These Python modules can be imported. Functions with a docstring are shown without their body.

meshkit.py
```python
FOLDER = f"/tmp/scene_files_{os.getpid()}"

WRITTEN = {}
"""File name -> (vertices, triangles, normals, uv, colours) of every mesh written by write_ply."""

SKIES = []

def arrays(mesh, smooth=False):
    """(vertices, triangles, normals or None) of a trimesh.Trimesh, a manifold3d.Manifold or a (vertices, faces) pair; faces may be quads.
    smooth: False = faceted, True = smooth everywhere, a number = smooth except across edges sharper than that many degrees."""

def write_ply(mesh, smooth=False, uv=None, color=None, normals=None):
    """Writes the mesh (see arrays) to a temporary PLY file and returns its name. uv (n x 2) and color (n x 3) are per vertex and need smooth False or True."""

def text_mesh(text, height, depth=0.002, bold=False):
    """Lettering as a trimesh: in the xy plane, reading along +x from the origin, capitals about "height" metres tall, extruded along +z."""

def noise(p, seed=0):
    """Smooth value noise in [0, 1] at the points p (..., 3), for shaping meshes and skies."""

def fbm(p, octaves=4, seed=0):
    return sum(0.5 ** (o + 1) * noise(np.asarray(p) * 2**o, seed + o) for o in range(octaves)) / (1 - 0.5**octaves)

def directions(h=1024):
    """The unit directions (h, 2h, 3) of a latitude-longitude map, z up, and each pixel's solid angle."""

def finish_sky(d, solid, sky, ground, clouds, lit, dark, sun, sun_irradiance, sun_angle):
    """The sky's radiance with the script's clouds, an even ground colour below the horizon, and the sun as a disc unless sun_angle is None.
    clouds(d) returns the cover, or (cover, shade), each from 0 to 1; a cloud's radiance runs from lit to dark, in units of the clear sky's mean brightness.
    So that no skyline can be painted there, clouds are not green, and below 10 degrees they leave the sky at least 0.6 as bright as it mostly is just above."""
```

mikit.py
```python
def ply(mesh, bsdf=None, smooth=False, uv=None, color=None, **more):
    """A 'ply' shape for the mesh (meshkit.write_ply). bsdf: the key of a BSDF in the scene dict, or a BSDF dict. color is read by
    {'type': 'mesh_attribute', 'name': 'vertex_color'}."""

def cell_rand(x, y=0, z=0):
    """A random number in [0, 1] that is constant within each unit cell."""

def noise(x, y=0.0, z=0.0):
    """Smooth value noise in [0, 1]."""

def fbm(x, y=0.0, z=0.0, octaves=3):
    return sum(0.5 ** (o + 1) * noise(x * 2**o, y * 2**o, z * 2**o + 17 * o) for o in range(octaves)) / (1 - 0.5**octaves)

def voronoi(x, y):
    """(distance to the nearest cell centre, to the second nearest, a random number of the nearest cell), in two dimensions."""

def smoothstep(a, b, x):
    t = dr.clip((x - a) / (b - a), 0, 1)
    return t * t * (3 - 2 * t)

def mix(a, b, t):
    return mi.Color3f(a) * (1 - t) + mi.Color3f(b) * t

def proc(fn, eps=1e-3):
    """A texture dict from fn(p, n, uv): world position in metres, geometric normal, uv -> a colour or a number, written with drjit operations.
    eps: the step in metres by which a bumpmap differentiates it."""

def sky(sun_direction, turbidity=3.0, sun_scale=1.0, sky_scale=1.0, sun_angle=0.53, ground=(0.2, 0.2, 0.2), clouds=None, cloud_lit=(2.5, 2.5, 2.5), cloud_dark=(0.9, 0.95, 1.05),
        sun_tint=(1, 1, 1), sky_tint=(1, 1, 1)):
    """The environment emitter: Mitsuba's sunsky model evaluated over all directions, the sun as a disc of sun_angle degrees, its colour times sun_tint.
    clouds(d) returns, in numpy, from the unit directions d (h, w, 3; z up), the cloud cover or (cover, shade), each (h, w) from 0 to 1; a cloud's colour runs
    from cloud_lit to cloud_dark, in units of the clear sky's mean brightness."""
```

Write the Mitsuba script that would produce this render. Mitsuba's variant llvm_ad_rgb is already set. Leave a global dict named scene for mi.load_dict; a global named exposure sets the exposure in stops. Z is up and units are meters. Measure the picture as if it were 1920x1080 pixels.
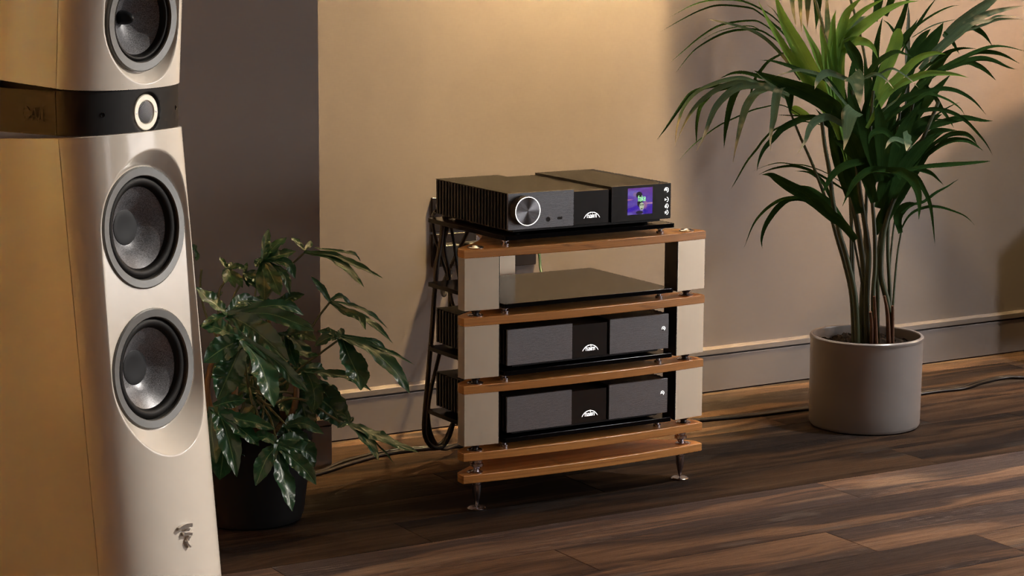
"""A hi-fi corner: loudspeaker, two plants and an equipment rack in front of a warmly lit wall."""
import math, random
import numpy as np
import drjit as dr
import mitsuba as mi
import trimesh
from shapely.geometry import Polygon, Point, box as sbox
from shapely import affinity
import mikit, meshkit
from mikit import noise, fbm, cell_rand, smoothstep, mix

random.seed(7)
RNG = np.random.default_rng(7)
scene, labels = {}, {}
T = mi.ScalarTransform4f

# ------------------------------------------------------------------ camera, lights, exposure
exposure = 0.0
CAM = np.array([-2.71357, -4.19392, 1.29951])
FWD = np.array([0.5071954, 0.84644912, -0.16210096])
UP = np.array([0.07863421, 0.14185347, 0.98675947])
scene['camera'] = {'type': 'perspective', 'fov': 2 * math.degrees(math.atan(960 / 4214.6)), 'fov_axis': 'x',
                   'near_clip': 0.05, 'far_clip': 60.0,
                   'to_world': T().look_at(origin=CAM.tolist(), target=(CAM + FWD).tolist(), up=UP.tolist())}
LIGHT_A = dict(pos=(0.53, 0.600, 1.90), r=0.036, rad=(12600, 8600, 3900))   # shaded wall lamp above the rack
LIGHT_B = dict(pos=(3.00, 0.280, 1.50), r=0.050, rad=(2350, 1340, 660))   # half shaded floor lamp right of the frame
LIGHT_C = dict(pos=(-3.38, 0.30, 1.40), r=0.045, rad=(44000, 21500, 5600))     # shaded wall lamp on the left wall
SPOT = dict(pos=(2.30, -1.15, 2.45), aim=(-1.12, -.49, .60), rad=(49, 45.5, 40.5), cut=12.0, beam=7.0)  # track spotlight on the loudspeaker
KEY = dict(pos=(1.65, -0.54, 2.66), r=0.11, rad=(1000, 960, 930), depth=.20)       # cylinder downlight on the ceiling
FILL_FRONT = dict(x0=1.5, x1=2.5, z0=0.08, z1=2.15, rad=(2.5, 2.42, 2.4))       # unseen fill light added behind the camera, framed as a lit pane
FILL_RIGHT = dict(y0=-4.4, y1=-1.4, z0=0.08, z1=2.15, rad=(6.0, 5.8, 5.7))   # second fill light added in the right wall to brighten columns and loudspeaker

# ------------------------------------------------------------------ helpers
def add(key, mesh, bsdf, smooth=False, uv=None, label=None, cat=None, group=None, kind=None, **more):
    scene[key] = mikit.ply(mesh, bsdf, smooth=smooth, uv=uv, **more)
    tag(key, label, cat, group, kind)
    return key

def tag(key, label=None, cat=None, group=None, kind=None):
    d = {k: v for k, v in (('label', label), ('category', cat), ('group', group), ('kind', kind)) if v}
    if d:
        labels[key] = d

COUNT = {}
def num(name):
    n = COUNT.get(name, 0); COUNT[name] = n + 1
    return name if n == 0 else f'{name}_{n:03d}'

def box(x0, x1, y0, y1, z0, z1):
    return trimesh.creation.box(bounds=[[x0, y0, z0], [x1, y1, z1]])

def bevel_box(x0, x1, y0, y1, z0, z1, b=0.002):
    """A box whose upright edges and top edge are chamfered."""
    def ring(i, z):
        return [[x0 + i, y0 + b, z], [x0 + b, y0 + i, z], [x1 - b, y0 + i, z], [x1 - i, y0 + b, z],
                [x1 - i, y1 - b, z], [x1 - b, y1 - i, z], [x0 + b, y1 - i, z], [x0 + i, y1 - b, z]]
    return rings([ring(b * .7, z0), ring(0, z0 + b), ring(0, z1 - b), ring(b * .7, z1)])

def rings(rs, caps=True):
    """Skin over a list of equal closed rings, from the first to the last."""
    rs = [np.asarray(r, float) for r in rs]
    n = len(rs[0]); v = np.vstack(rs); f = []
    for k in range(len(rs) - 1):
        a, b = k * n, (k + 1) * n
        for i in range(n):
            j = (i + 1) % n
            f += [[a + i, a + j, b + j], [a + i, b + j, b + i]]
    if caps:
        c0, c1 = len(v), len(v) + 1
        v = np.vstack([v, rs[0].mean(0), rs[-1].mean(0)])
        e = (len(rs) - 1) * n
        for i in range(n):
            j = (i + 1) % n
            f += [[c0, j, i], [c1, e + i, e + j]]
    return trimesh.Trimesh(v, f, process=False)

def sheet(rs):
    """Open skin over a list of equal open lines."""
    rs = [np.asarray(r, float) for r in rs]; n = len(rs[0]); f = []
    for k in range(len(rs) - 1):
        for i in range(n - 1):
            a, b = k * n + i, (k + 1) * n + i
            f += [[a, a + 1, b + 1], [a, b + 1, b]]
    return trimesh.Trimesh(np.vstack(rs), f, process=False)

def lathe(profile, center=(0, 0, 0), n=48, axis=None, ring=False):
    """Solid of revolution of (radius, height) pairs round the upright axis, or round another axis."""
    a = np.linspace(0, 2 * np.pi, n, endpoint=False)
    rs = [np.c_[max(r, 1e-5) * np.cos(a), max(r, 1e-5) * np.sin(a), np.full(n, z)] for r, z in profile]
    m = rings(rs + rs[:1], caps=False) if ring else rings(rs, caps=True)
    if axis is not None:
        m.apply_transform(trimesh.geometry.align_vectors([0, 0, 1], axis))
    m.apply_translation(center)
    return m

def tube(pts, r, n=10, sub=6, caps=True):
    """A round cable through the points (smooth curve); r is one radius or one per point."""
    P = np.asarray(pts, float); rr = np.full(len(P), r) if np.isscalar(r) else np.asarray(r, float)
    P, rr = curve(P, sub), np.interp(np.linspace(0, len(rr) - 1, (len(rr) - 1) * sub + 1), np.arange(len(rr)), rr)
    t = np.gradient(P, axis=0); t /= np.linalg.norm(t, axis=1, keepdims=True)
    ref = np.array([0.31, 0.27, 0.91]); u = np.cross(t[0], ref); u /= np.linalg.norm(u)
    out, a = [], np.linspace(0, 2 * np.pi, n, endpoint=False)
    for i in range(len(P)):
        u = u - t[i] * (u @ t[i]); u /= np.linalg.norm(u); w = np.cross(t[i], u)
        out.append(P[i] + rr[i] * (np.cos(a)[:, None] * u + np.sin(a)[:, None] * w))
    return rings(out, caps)

def curve(P, sub):
    """Catmull-Rom points through P."""
    P = np.asarray(P, float)
    if len(P) < 3:
        return np.array([P[0] + (P[-1] - P[0]) * s for s in np.linspace(0, 1, sub + 1)])
    Q = np.vstack([2 * P[0] - P[1], P, 2 * P[-1] - P[-2]]); out = []
    for i in range(1, len(Q) - 2):
        a, b, c, d = Q[i - 1], Q[i], Q[i + 1], Q[i + 2]
        for s in np.arange(sub) / sub:
            out.append(.5 * (2 * b + (c - a) * s + (2 * a - 5 * b + 4 * c - d) * s * s + (3 * b - a - 3 * c + d) * s ** 3))
    return np.array(out + [P[-1]])

def prism(poly, z0, z1):
    m = trimesh.creation.extrude_polygon(poly if hasattr(poly, 'exterior') else Polygon(poly), z1 - z0, engine='earcut')
    m.apply_translation([0, 0, z0])
    return m

def chamfer_prism(pts, z0, z1, b=0.0015):
    """Upright prism over an outline with softened top and bottom edges."""
    poly = Polygon(pts); inner = poly.buffer(-b, join_style=2)
    n = len(pts)
    outer = np.array(pts); c = np.array(inner.exterior.coords)[:-1]
    k = [int(np.argmin(((c - o) ** 2).sum(1))) for o in outer]
    inn = c[k]
    body = rings([np.c_[inn, np.full(n, z0)], np.c_[outer, np.full(n, z0 + b)], np.c_[outer, np.full(n, z1 - b)], np.c_[inn, np.full(n, z1)]], caps=False)
    v, f = trimesh.creation.triangulate_polygon(Polygon(inn).buffer(0), engine='earcut')
    top = trimesh.Trimesh(np.c_[v, np.full(len(v), z1)], f, process=False)
    bot = trimesh.Trimesh(np.c_[v, np.full(len(v), z0)], f[:, ::-1], process=False)
    if top.face_normals[:, 2].mean() < 0:
        top.invert(); bot.invert()
    if Polygon(pts).exterior.is_ccw is False:
        body.invert()
    return trimesh.util.concatenate([body, top, bot])

def front_plate(poly, y_front, depth):
    """A flat outline in (x, z) extruded backwards (+y) from y_front."""
    m = prism(poly, 0, depth)
    m.apply_transform(np.array([[1, 0, 0, 0], [0, 0, 1, y_front], [0, 1, 0, 0], [0, 0, 0, 1.]]))
    return m

def arc_poly(cx, cz, r0, r1, a0, a1, n=28):
    a = np.radians(np.linspace(a0, a1, n))
    return Polygon(np.vstack([np.c_[cx + r1 * np.cos(a), cz + r1 * np.sin(a)], np.c_[cx + r0 * np.cos(a), cz + r0 * np.sin(a)][::-1]]))

def bsdf(key, d):
    scene[key] = {'type': 'twosided', 'bsdf': d}
    return key

def rgb(*c):
    return {'type': 'rgb', 'value': list(c)}

# ------------------------------------------------------------------ materials
def paint(p, n, uv):
    t = fbm(p.x * 1.3 + 3, p.y * 1.3, p.z * 1.3, 3)
    weave = noise(p.x * 90, p.y * 90, p.z * 420) * .5 + noise(p.x * 520, p.y * 520, p.z * 120) * .5
    return mix((.168, .149, .143), (.186, .165, .158), t) * (0.965 + .07 * weave)
def paint_relief(p, n, uv):
    return noise(p.x * 110, p.y * 110, p.z * 650) + .6 * noise(p.x * 420, p.y * 420, p.z * 140)
bsdf('wall_paint', {'type': 'bumpmap', 'tex': mikit.proc(paint_relief), 'scale': 0.00009,
                    'bsdf': {'type': 'principled', 'base_color': mikit.proc(paint), 'roughness': .62, 'specular': .35}})
bsdf('trim_paint', {'type': 'bumpmap', 'tex': mikit.proc(paint_relief), 'scale': 0.00007,
                    'bsdf': {'type': 'principled', 'base_color': mikit.proc(paint), 'roughness': .38, 'specular': .5}})
bsdf('ceiling_paint', {'type': 'diffuse', 'reflectance': rgb(.22, .21, .20)})
bsdf('room_paint', {'type': 'diffuse', 'reflectance': rgb(.10, .09, .085)})

PLANK_W, PLANK_L, PLANK_Y = 0.1745, 1.40, 0.0062
def plank_wood(p, n, uv):
    o = uv.x * 37                                       # each plank carries its own number
    gx, gy = p.x + o, p.y + o
    warp = fbm(gx * 2.2, gy * 9, 1.0, 3)
    streak = fbm(gx * 1.7 + 2.5 * warp, gy * 34 + 5 * warp, o, 4)
    fine = fbm(gx * 7, gy * 330, o, 3)
    pores = noise(gx * 55, gy * 950, 3.0)
    dark = smoothstep(.46, .64, fbm(gx * 1.1 + 11, gy * 13 + 2 * warp, 7.0, 4))
    knots = smoothstep(.70, .80, fbm(gx * 4.5, gy * 17, 5.0, 3))
    c = mix((.070, .046, .037), (.185, .110, .069), smoothstep(.28, .68, streak))
    c = mix(c, (.25, .165, .105), smoothstep(.60, .80, fbm(gx * 1.4 + 5, gy * 20, 3.0, 3)) * .6)
    c = mix(c, (.036, .030, .032), dark * .85)
    c = mix(c, (.130, .110, .098), knots * .55)
    scuff = smoothstep(.66, .86, noise(gx * 26, gy * 420, 8.0)) * smoothstep(.5, .7, fbm(gx * 2.4, gy * 11, 9.0, 3))
    c = mix(c, (.20, .165, .145), scuff * .35)
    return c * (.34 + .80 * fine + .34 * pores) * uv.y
def plank_relief(p, n, uv):
    row = dr.floor((p.y - PLANK_Y) / PLANK_W); o = cell_rand(row, 9) * 37
    saw = smoothstep(.70, .80, fbm((p.x + o) * 4.5, (p.y + o) * 17, 5.0, 3)) * noise((p.x + o) * 420, (p.y + o) * 40, 2.0)
    return fbm((p.x + o) * 9, (p.y + o) * 420, o, 3) + .8 * saw
bsdf('plank_wood', {'type': 'bumpmap', 'tex': mikit.proc(plank_relief), 'scale': 0.00050,
                    'bsdf': {'type': 'principled', 'base_color': mikit.proc(plank_wood), 'roughness': .75, 'specular': .06}})
bsdf('joint_dark', {'type': 'diffuse', 'reflectance': rgb(.02, .016, .014)})

def cherry(p, n, uv):
    k = dr.floor((p.z + .02) / .1507)
    o = cell_rand(k, 3) * 21
    diag = cell_rand(k, 8)
    gx = p.x + o
    wob = fbm(gx * 3, p.y * 5, p.z * 14 + o, 3)
    side = smoothstep(.3, .6, dr.abs(n.z))
    lane = mix((0., 0., 0.), (1., 1., 1.), side).x
    g = noise(gx * 3 + 2 * wob, (p.y * 70) * lane + (p.z * 260 + 3 * wob) * (1 - lane), o)
    g2 = noise(gx * 11, (p.y * 320) * lane + (p.z * 1100) * (1 - lane), o + 4)
    fig = smoothstep(.72, .95, noise((gx + (p.z * 3.2 + .012 * wob) * (1 - lane)) * 21 + 1.5 * wob, p.y * 4, o + 2))
    c = mix((.42, .150, .030), (.70, .31, .080), g * .65 + .35 * wob)
    c = mix(c, (.19, .065, .018), fig * .55)
    return c * (.84 + .30 * g2)
bsdf('cherry', {'type': 'principled', 'base_color': mikit.proc(cherry), 'roughness': .34, 'specular': .5, 'clearcoat': .25, 'clearcoat_gloss': .7})
def satin(p, n, uv):
    return mix((.78, .655, .50), (.795, .67, .515), noise(p.x * 1500, p.y * 1500, p.z * 12))
bsdf('satin_aluminium', {'type': 'principled', 'base_color': mikit.proc(satin), 'roughness': .50, 'metallic': .65, 'specular': .5})
bsdf('black_satin', {'type': 'principled', 'base_color': rgb(.012, .012, .013), 'roughness': .38, 'specular': .45})
bsdf('black_matte', {'type': 'principled', 'base_color': rgb(.010, .010, .011), 'roughness': .55, 'specular': .3})
bsdf('housing_black', {'type': 'principled', 'base_color': rgb(.005, .005, .0055), 'roughness': .55, 'specular': .16})
bsdf('rubber', {'type': 'principled', 'base_color': rgb(.004, .004, .0045), 'roughness': .45, 'specular': .3})
bsdf('black_glass', {'type': 'roughplastic', 'diffuse_reflectance': rgb(.004, .004, .005), 'alpha': .03, 'int_ior': 1.16})
bsdf('chrome', {'type': 'roughconductor', 'material': 'Cr', 'alpha': .07})
bsdf('dark_nickel', {'type': 'principled', 'base_color': rgb(.060, .052, .049), 'roughness': .28, 'metallic': .9})
def brushed(p, n, uv):
    b = noise(p.x * 140, p.y * 140, p.z * 1900) * .6 + noise(p.x * 600, p.y * 600, p.z * 2600) * .4
    return mix((.125, .130, .142), (.42, .43, .465), b)
def brushed_relief(p, n, uv):
    return noise(p.x * 160, p.y * 160, p.z * 1500) + .6 * noise(p.x * 420, p.y * 420, p.z * 900)
bsdf('brushed_black', {'type': 'bumpmap', 'tex': mikit.proc(brushed_relief, 2e-4), 'scale': 0.00004,
                       'bsdf': {'type': 'principled', 'base_color': mikit.proc(brushed), 'roughness': .33, 'metallic': .88, 'specular': .5}})
def brushed_lid(p, n, uv):
    b = noise(p.x * 150, p.y * 1500, 2.0) * .6 + noise(p.x * 500, p.y * 2200, 5.0) * .4
    return mix((.005, .005, .005), (.015, .0145, .015), b)
bsdf('brushed_lid', {'type': 'principled', 'base_color': mikit.proc(brushed_lid), 'roughness': .46, 'metallic': .25, 'specular': .20})
bsdf('smoked_acrylic', {'type': 'roughplastic', 'diffuse_reflectance': rgb(.012, .012, .013), 'alpha': .10, 'int_ior': 1.6})
bsdf('heat_sink_black', {'type': 'principled', 'base_color': rgb(.006, .006, .007), 'roughness': .5, 'specular': .3})
scene['spun_metal'] = {'type': 'twosided', 'bsdf': {'type': 'roughconductor', 'material': 'none', 'specular_reflectance': rgb(.22, .22, .235), 'alpha_u': .06, 'alpha_v': .34}}
scene['lacquer'] = {'type': 'twosided', 'bsdf': {'type': 'roughplastic', 'diffuse_reflectance': rgb(.66, .60, .525), 'alpha': .025, 'int_ior': 1.5}}
bsdf('driver_ring', {'type': 'principled', 'base_color': rgb(.135, .135, .13), 'roughness': .38, 'metallic': .6})
def cone_weave(p, n, uv):
    s = noise(p.x * 1700, p.y * 1700, p.z * 1700) * .5 + noise(p.x * 800, p.y * 800, p.z * 800) * .5
    return mix((.055, .056, .062), (.21, .212, .23), smoothstep(.30, .75, s))
bsdf('cone_weave', {'type': 'principled', 'base_color': mikit.proc(cone_weave), 'roughness': .34, 'metallic': .35, 'specular': .6})
bsdf('dust_cap', {'type': 'principled', 'base_color': rgb(.007, .0075, .009), 'roughness': .5, 'specular': .22})
bsdf('tweeter_ring', {'type': 'principled', 'base_color': rgb(.62, .57, .47), 'roughness': .35, 'metallic': .4})
bsdf('tweeter_dome', {'type': 'principled', 'base_color': rgb(.42, .34, .22), 'roughness': .22, 'metallic': .95})
bsdf('mesh_metal', {'type': 'principled', 'base_color': rgb(.40, .40, .41), 'roughness': .3, 'metallic': .9})
bsdf('emblem_face', {'type': 'principled', 'base_color': rgb(.78, .74, .68), 'roughness': .16, 'metallic': .92})

def leaf_fn(lo, hi, vein, dry, ribs, dryness=0.0):
    def fn(p, n, uv):
        e = dr.abs(uv.x - .5)
        t = fbm(p.x * 26, p.y * 26, p.z * 26, 3)
        c = mix(lo, hi, t)
        lines = smoothstep(.62, .95, noise(uv.x * ribs, uv.y * 1.5, 2.0))
        c = mix(c, vein, lines * .35)
        if dryness:
            d = smoothstep(.72, .98, uv.y + .35 * (fbm(p.x * 40, p.y * 40, p.z * 40, 2) - .5)) + smoothstep(.66, .76, fbm(p.x * 19 + 4, p.y * 19, p.z * 19, 3)) * .6
            c = mix(c, dry, dr.clip(d, 0, 1) * dryness)
        return c
    return fn
def leaf_bsdf(key, fn, trans, rough, spec=1.5):
    scene[key] = {'type': 'principledthin', 'base_color': mikit.proc(fn), 'roughness': rough, 'diff_trans': trans, 'eta': spec, 'spec_trans': 0.0}
leaf_bsdf('palm_bright', leaf_fn((.110, .235, .042), (.185, .34, .080), (.07, .17, .03), (.5, .4, .2), 34), .95, .42)  # brighter copy: lamplight on the upper leaflets put into the leaf colour
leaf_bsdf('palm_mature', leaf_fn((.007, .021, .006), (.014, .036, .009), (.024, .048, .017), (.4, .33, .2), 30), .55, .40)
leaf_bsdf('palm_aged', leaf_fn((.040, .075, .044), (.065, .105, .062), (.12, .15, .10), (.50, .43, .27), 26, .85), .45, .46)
bsdf('palm_stem', {'type': 'principled', 'base_color': mikit.proc(lambda p, n, uv: mix((.010, .020, .006), (.030, .038, .011), fbm(p.x * 60, p.y * 60, p.z * 9, 3))), 'roughness': .45, 'specular': .5})
bsdf('palm_sheath', {'type': 'principled', 'base_color': mikit.proc(lambda p, n, uv: mix((.045, .020, .010), (.13, .055, .025), fbm(p.x * 110, p.y * 110, p.z * 12, 3))), 'roughness': .6, 'specular': .4})
def fatsia(p, n, uv):
    e = dr.abs(uv.x - .5)
    t = fbm(p.x * 22, p.y * 22, p.z * 22, 3)
    c = mix((.006, .030, .011), (.012, .052, .019), t)
    side = smoothstep(.82, .97, noise((uv.y * 9 - e * 5.5) * 1.6, .5, 3.0))
    c = mix(c, (.028, .080, .038), side * .35)
    return mix(c, (.075, .125, .050), 1 - smoothstep(.010, .034, e))
bsdf('fatsia_leaf', {'type': 'principled', 'base_color': mikit.proc(fatsia), 'roughness': .30, 'specular': .42, 'clearcoat': .12, 'clearcoat_gloss': .85})
bsdf('fatsia_stem', {'type': 'principled', 'base_color': mikit.proc(lambda p, n, uv: mix((.050, .060, .022), (.10, .10, .045), fbm(p.x * 70, p.y * 70, p.z * 70, 2))), 'roughness': .5, 'specular': .4})
bsdf('fatsia_bark', {'type': 'principled', 'base_color': rgb(.16, .085, .035), 'roughness': .6, 'specular': .3})
def glaze(p, n, uv):
    t = fbm(p.x * 5, p.y * 5, p.z * 7, 4)
    s = smoothstep(.74, .80, noise(p.x * 170, p.y * 170, p.z * 170))
    return mix(mix((.185, .168, .160), (.225, .205, .196), t), (.24, .20, .17), s * .22)
bsdf('stoneware', {'type': 'principled', 'base_color': mikit.proc(glaze), 'roughness': .27, 'specular': .5})
def soil_fn(p, n, uv):
    return mix((.006, .0045, .0035), (.024, .017, .012), smoothstep(.35, .75, fbm(p.x * 160, p.y * 160, p.z * 160, 3)))
bsdf('soil', {'type': 'principled', 'base_color': mikit.proc(soil_fn), 'roughness': .95, 'specular': .1})
bsdf('green_cable', {'type': 'principled', 'base_color': rgb(.004, .030, .014), 'roughness': .4, 'specular': .5})
bsdf('brown_rubber', {'type': 'principled', 'base_color': rgb(.008, .007, .007), 'roughness': .28, 'specular': .5})
bsdf('white_enamel', {'type': 'principled', 'base_color': rgb(.7, .68, .64), 'roughness': .35, 'specular': .5})
bsdf('blocker_felt', {'type': 'diffuse', 'reflectance': rgb(.08, .075, .072)})
def glow(rad, weight=.02):
    return {'type': 'area', 'radiance': rgb(*rad), 'sampling_weight': weight}
LED = (3.2, 3.0, 2.75)

# ------------------------------------------------------------------ room
WALL_Y, WALL_S = 0.79415, 0.019764
def wall_y(x): return WALL_Y + WALL_S * x
X0, X1, Y0, ZC = -3.55, 4.4, -6.2, 2.68
YW0, YW1 = wall_y(X0), wall_y(X1)
def slab(pts, z0, z1): return prism(Polygon(pts), z0, z1)
add('wall_back', slab([(X0, YW0), (X1, YW1), (X1, YW1 + .12), (X0, YW0 + .12)], 0, ZC), 'wall_paint', kind='structure')
PIL_X, PIL_Y = -0.4035, 0.545
add('wall_pillar', slab([(X0, PIL_Y + WALL_S * (X0 - PIL_X)), (PIL_X, PIL_Y), (PIL_X + .005, wall_y(PIL_X) + .02), (X0, YW0 + .02)], 0, ZC), 'wall_paint', kind='structure')
add('wall_left', box(X0 - .12, X0, Y0, YW0 + .1, 0, ZC), 'wall_paint', kind='structure')
add('ceiling', box(X0, X1, Y0, YW1 + .1, ZC, ZC + .1), 'ceiling_paint', kind='structure')
W = FILL_FRONT
m = trimesh.util.concatenate([box(X0, W['x0'], Y0 - .12, Y0, 0, ZC), box(W['x1'], X1, Y0 - .12, Y0, 0, ZC),
                              box(W['x0'], W['x1'], Y0 - .12, Y0, 0, W['z0']), box(W['x0'], W['x1'], Y0 - .12, Y0, W['z1'], ZC)])
add('wall_front', m, 'room_paint', kind='structure')
def fill_window(key, a0, a1, z0, z1, rad, place):
    """Frame and glowing pane of an added fill light, drawn along x and put in its wall."""
    c = (a0 + a1) / 2
    fr = [box(a0 - .05, a0 + .03, -.06, .03, z0 - .05, z1 + .05), box(a1 - .03, a1 + .05, -.06, .03, z0 - .05, z1 + .05),
          box(a0, a1, -.06, .03, z0 - .05, z0 + .03), box(a0, a1, -.06, .03, z1 - .03, z1 + .05), box(c - .025, c + .025, -.06, .02, z0, z1)]
    m = trimesh.util.concatenate(fr); m.apply_transform(place)
    add(key, m, 'white_enamel', kind='structure')
    m = trimesh.Trimesh([[a0, -.03, z0], [a1, -.03, z0], [a1, -.03, z1], [a0, -.03, z1]], [[0, 2, 1], [0, 3, 2]], process=False)
    m.apply_transform(place)
    add(key + '__fill_pane', m, 'white_enamel', emitter=glow(rad, 1.0))
fill_window('fill_window_1', W['x0'], W['x1'], W['z0'], W['z1'], W['rad'], trimesh.transformations.translation_matrix([0, Y0, 0]))
V = FILL_RIGHT
m = trimesh.util.concatenate([box(X1, X1 + .12, Y0, V['y0'], 0, ZC), box(X1, X1 + .12, V['y1'], YW1 + .1, 0, ZC), box(X1, X1 + .12, V['y0'], V['y1'], 0, V['z0']), box(X1, X1 + .12, V['y0'], V['y1'], V['z1'], ZC)])
add('wall_right', m, 'room_paint', kind='structure')
fill_window('fill_window_2', V['y0'], V['y1'], V['z0'], V['z1'], V['rad'], np.array([[0, -1, 0, X1], [1, 0, 0, 0], [0, 0, 1, 0], [0, 0, 0, 1.]]))

def baseboard_profile(xa, xb, yfun, slope, x_end_cap=True):
    """Two-step skirting: a lower board, a dark groove and a narrower moulding with a sloped top."""
    prof = [(0, 0), (-.0170, 0), (-.0170, .0985), (-.0158, .0998), (-.0020, .1000), (-.0020, .1040), (-.0185, .1042), (-.0190, .1055), (-.0190, .1180), (-.0180, .1193), (-.0020, .1232), (0, .1235)]
    r = []
    for x in (xa, xb):
        r.append([[x - slope * d, yfun(x) + d, z] for d, z in prof])
    return rings(r)
add('baseboard_back', baseboard_profile(PIL_X, X1, wall_y, WALL_S), 'trim_paint', kind='structure')
pil_y = lambda x: PIL_Y + WALL_S * (x - PIL_X)
add('baseboard_pillar', baseboard_profile(X0, PIL_X + .0185, pil_y, WALL_S), 'trim_paint', kind='structure')
ret = [[PIL_X + .017, PIL_Y - .015], [PIL_X + .017, wall_y(PIL_X)], [PIL_X - .005, wall_y(PIL_X)], [PIL_X - .005, PIL_Y - .015]]
m = trimesh.util.concatenate([prism(Polygon(ret), 0, .1005), prism(affinity.translate(Polygon(ret), .0015, 0), .1040, .1200)])
add('baseboard_return', m, 'trim_paint', kind='structure')

# floor: a dark bed with every plank laid on it
m = trimesh.util.concatenate([slab([(X0, Y0), (X1, Y0), (X1, YW1), (X0, YW0)], -.10, -.0035), slab([(X0, Y0), (X1, Y0), (X1, -1.92), (X0, -1.92)], -.01, 0)])
add('floor', m, 'plank_wood', uv=np.full((len(m.vertices), 2), .55), kind='structure')
offs = {0: -.493, -1: -.867, -2: -.30, -3: -1.12, -4: .545, -5: -.15}
TONE = {4: .30, 3: .28, 2: .22, 1: .17, 0: .24, -1: 1.02, -2: .86, -3: 1.02, -4: .84, -5: .9}       # plank tones by row; back rows darkened further, shade put into their colour
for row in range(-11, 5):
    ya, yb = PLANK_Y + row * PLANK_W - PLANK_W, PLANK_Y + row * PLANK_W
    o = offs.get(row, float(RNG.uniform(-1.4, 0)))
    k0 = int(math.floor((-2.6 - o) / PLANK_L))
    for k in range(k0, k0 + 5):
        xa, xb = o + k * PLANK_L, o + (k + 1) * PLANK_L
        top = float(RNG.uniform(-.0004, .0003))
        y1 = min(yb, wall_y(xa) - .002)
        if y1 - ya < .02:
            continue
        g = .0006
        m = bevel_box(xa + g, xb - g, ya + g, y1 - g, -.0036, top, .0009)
        add(num('floor__plank'), m, 'plank_wood', uv=np.c_[np.full(len(m.vertices), RNG.uniform()), np.full(len(m.vertices), TONE.get(row, .62) * RNG.uniform(.86, 1.12))])

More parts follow.
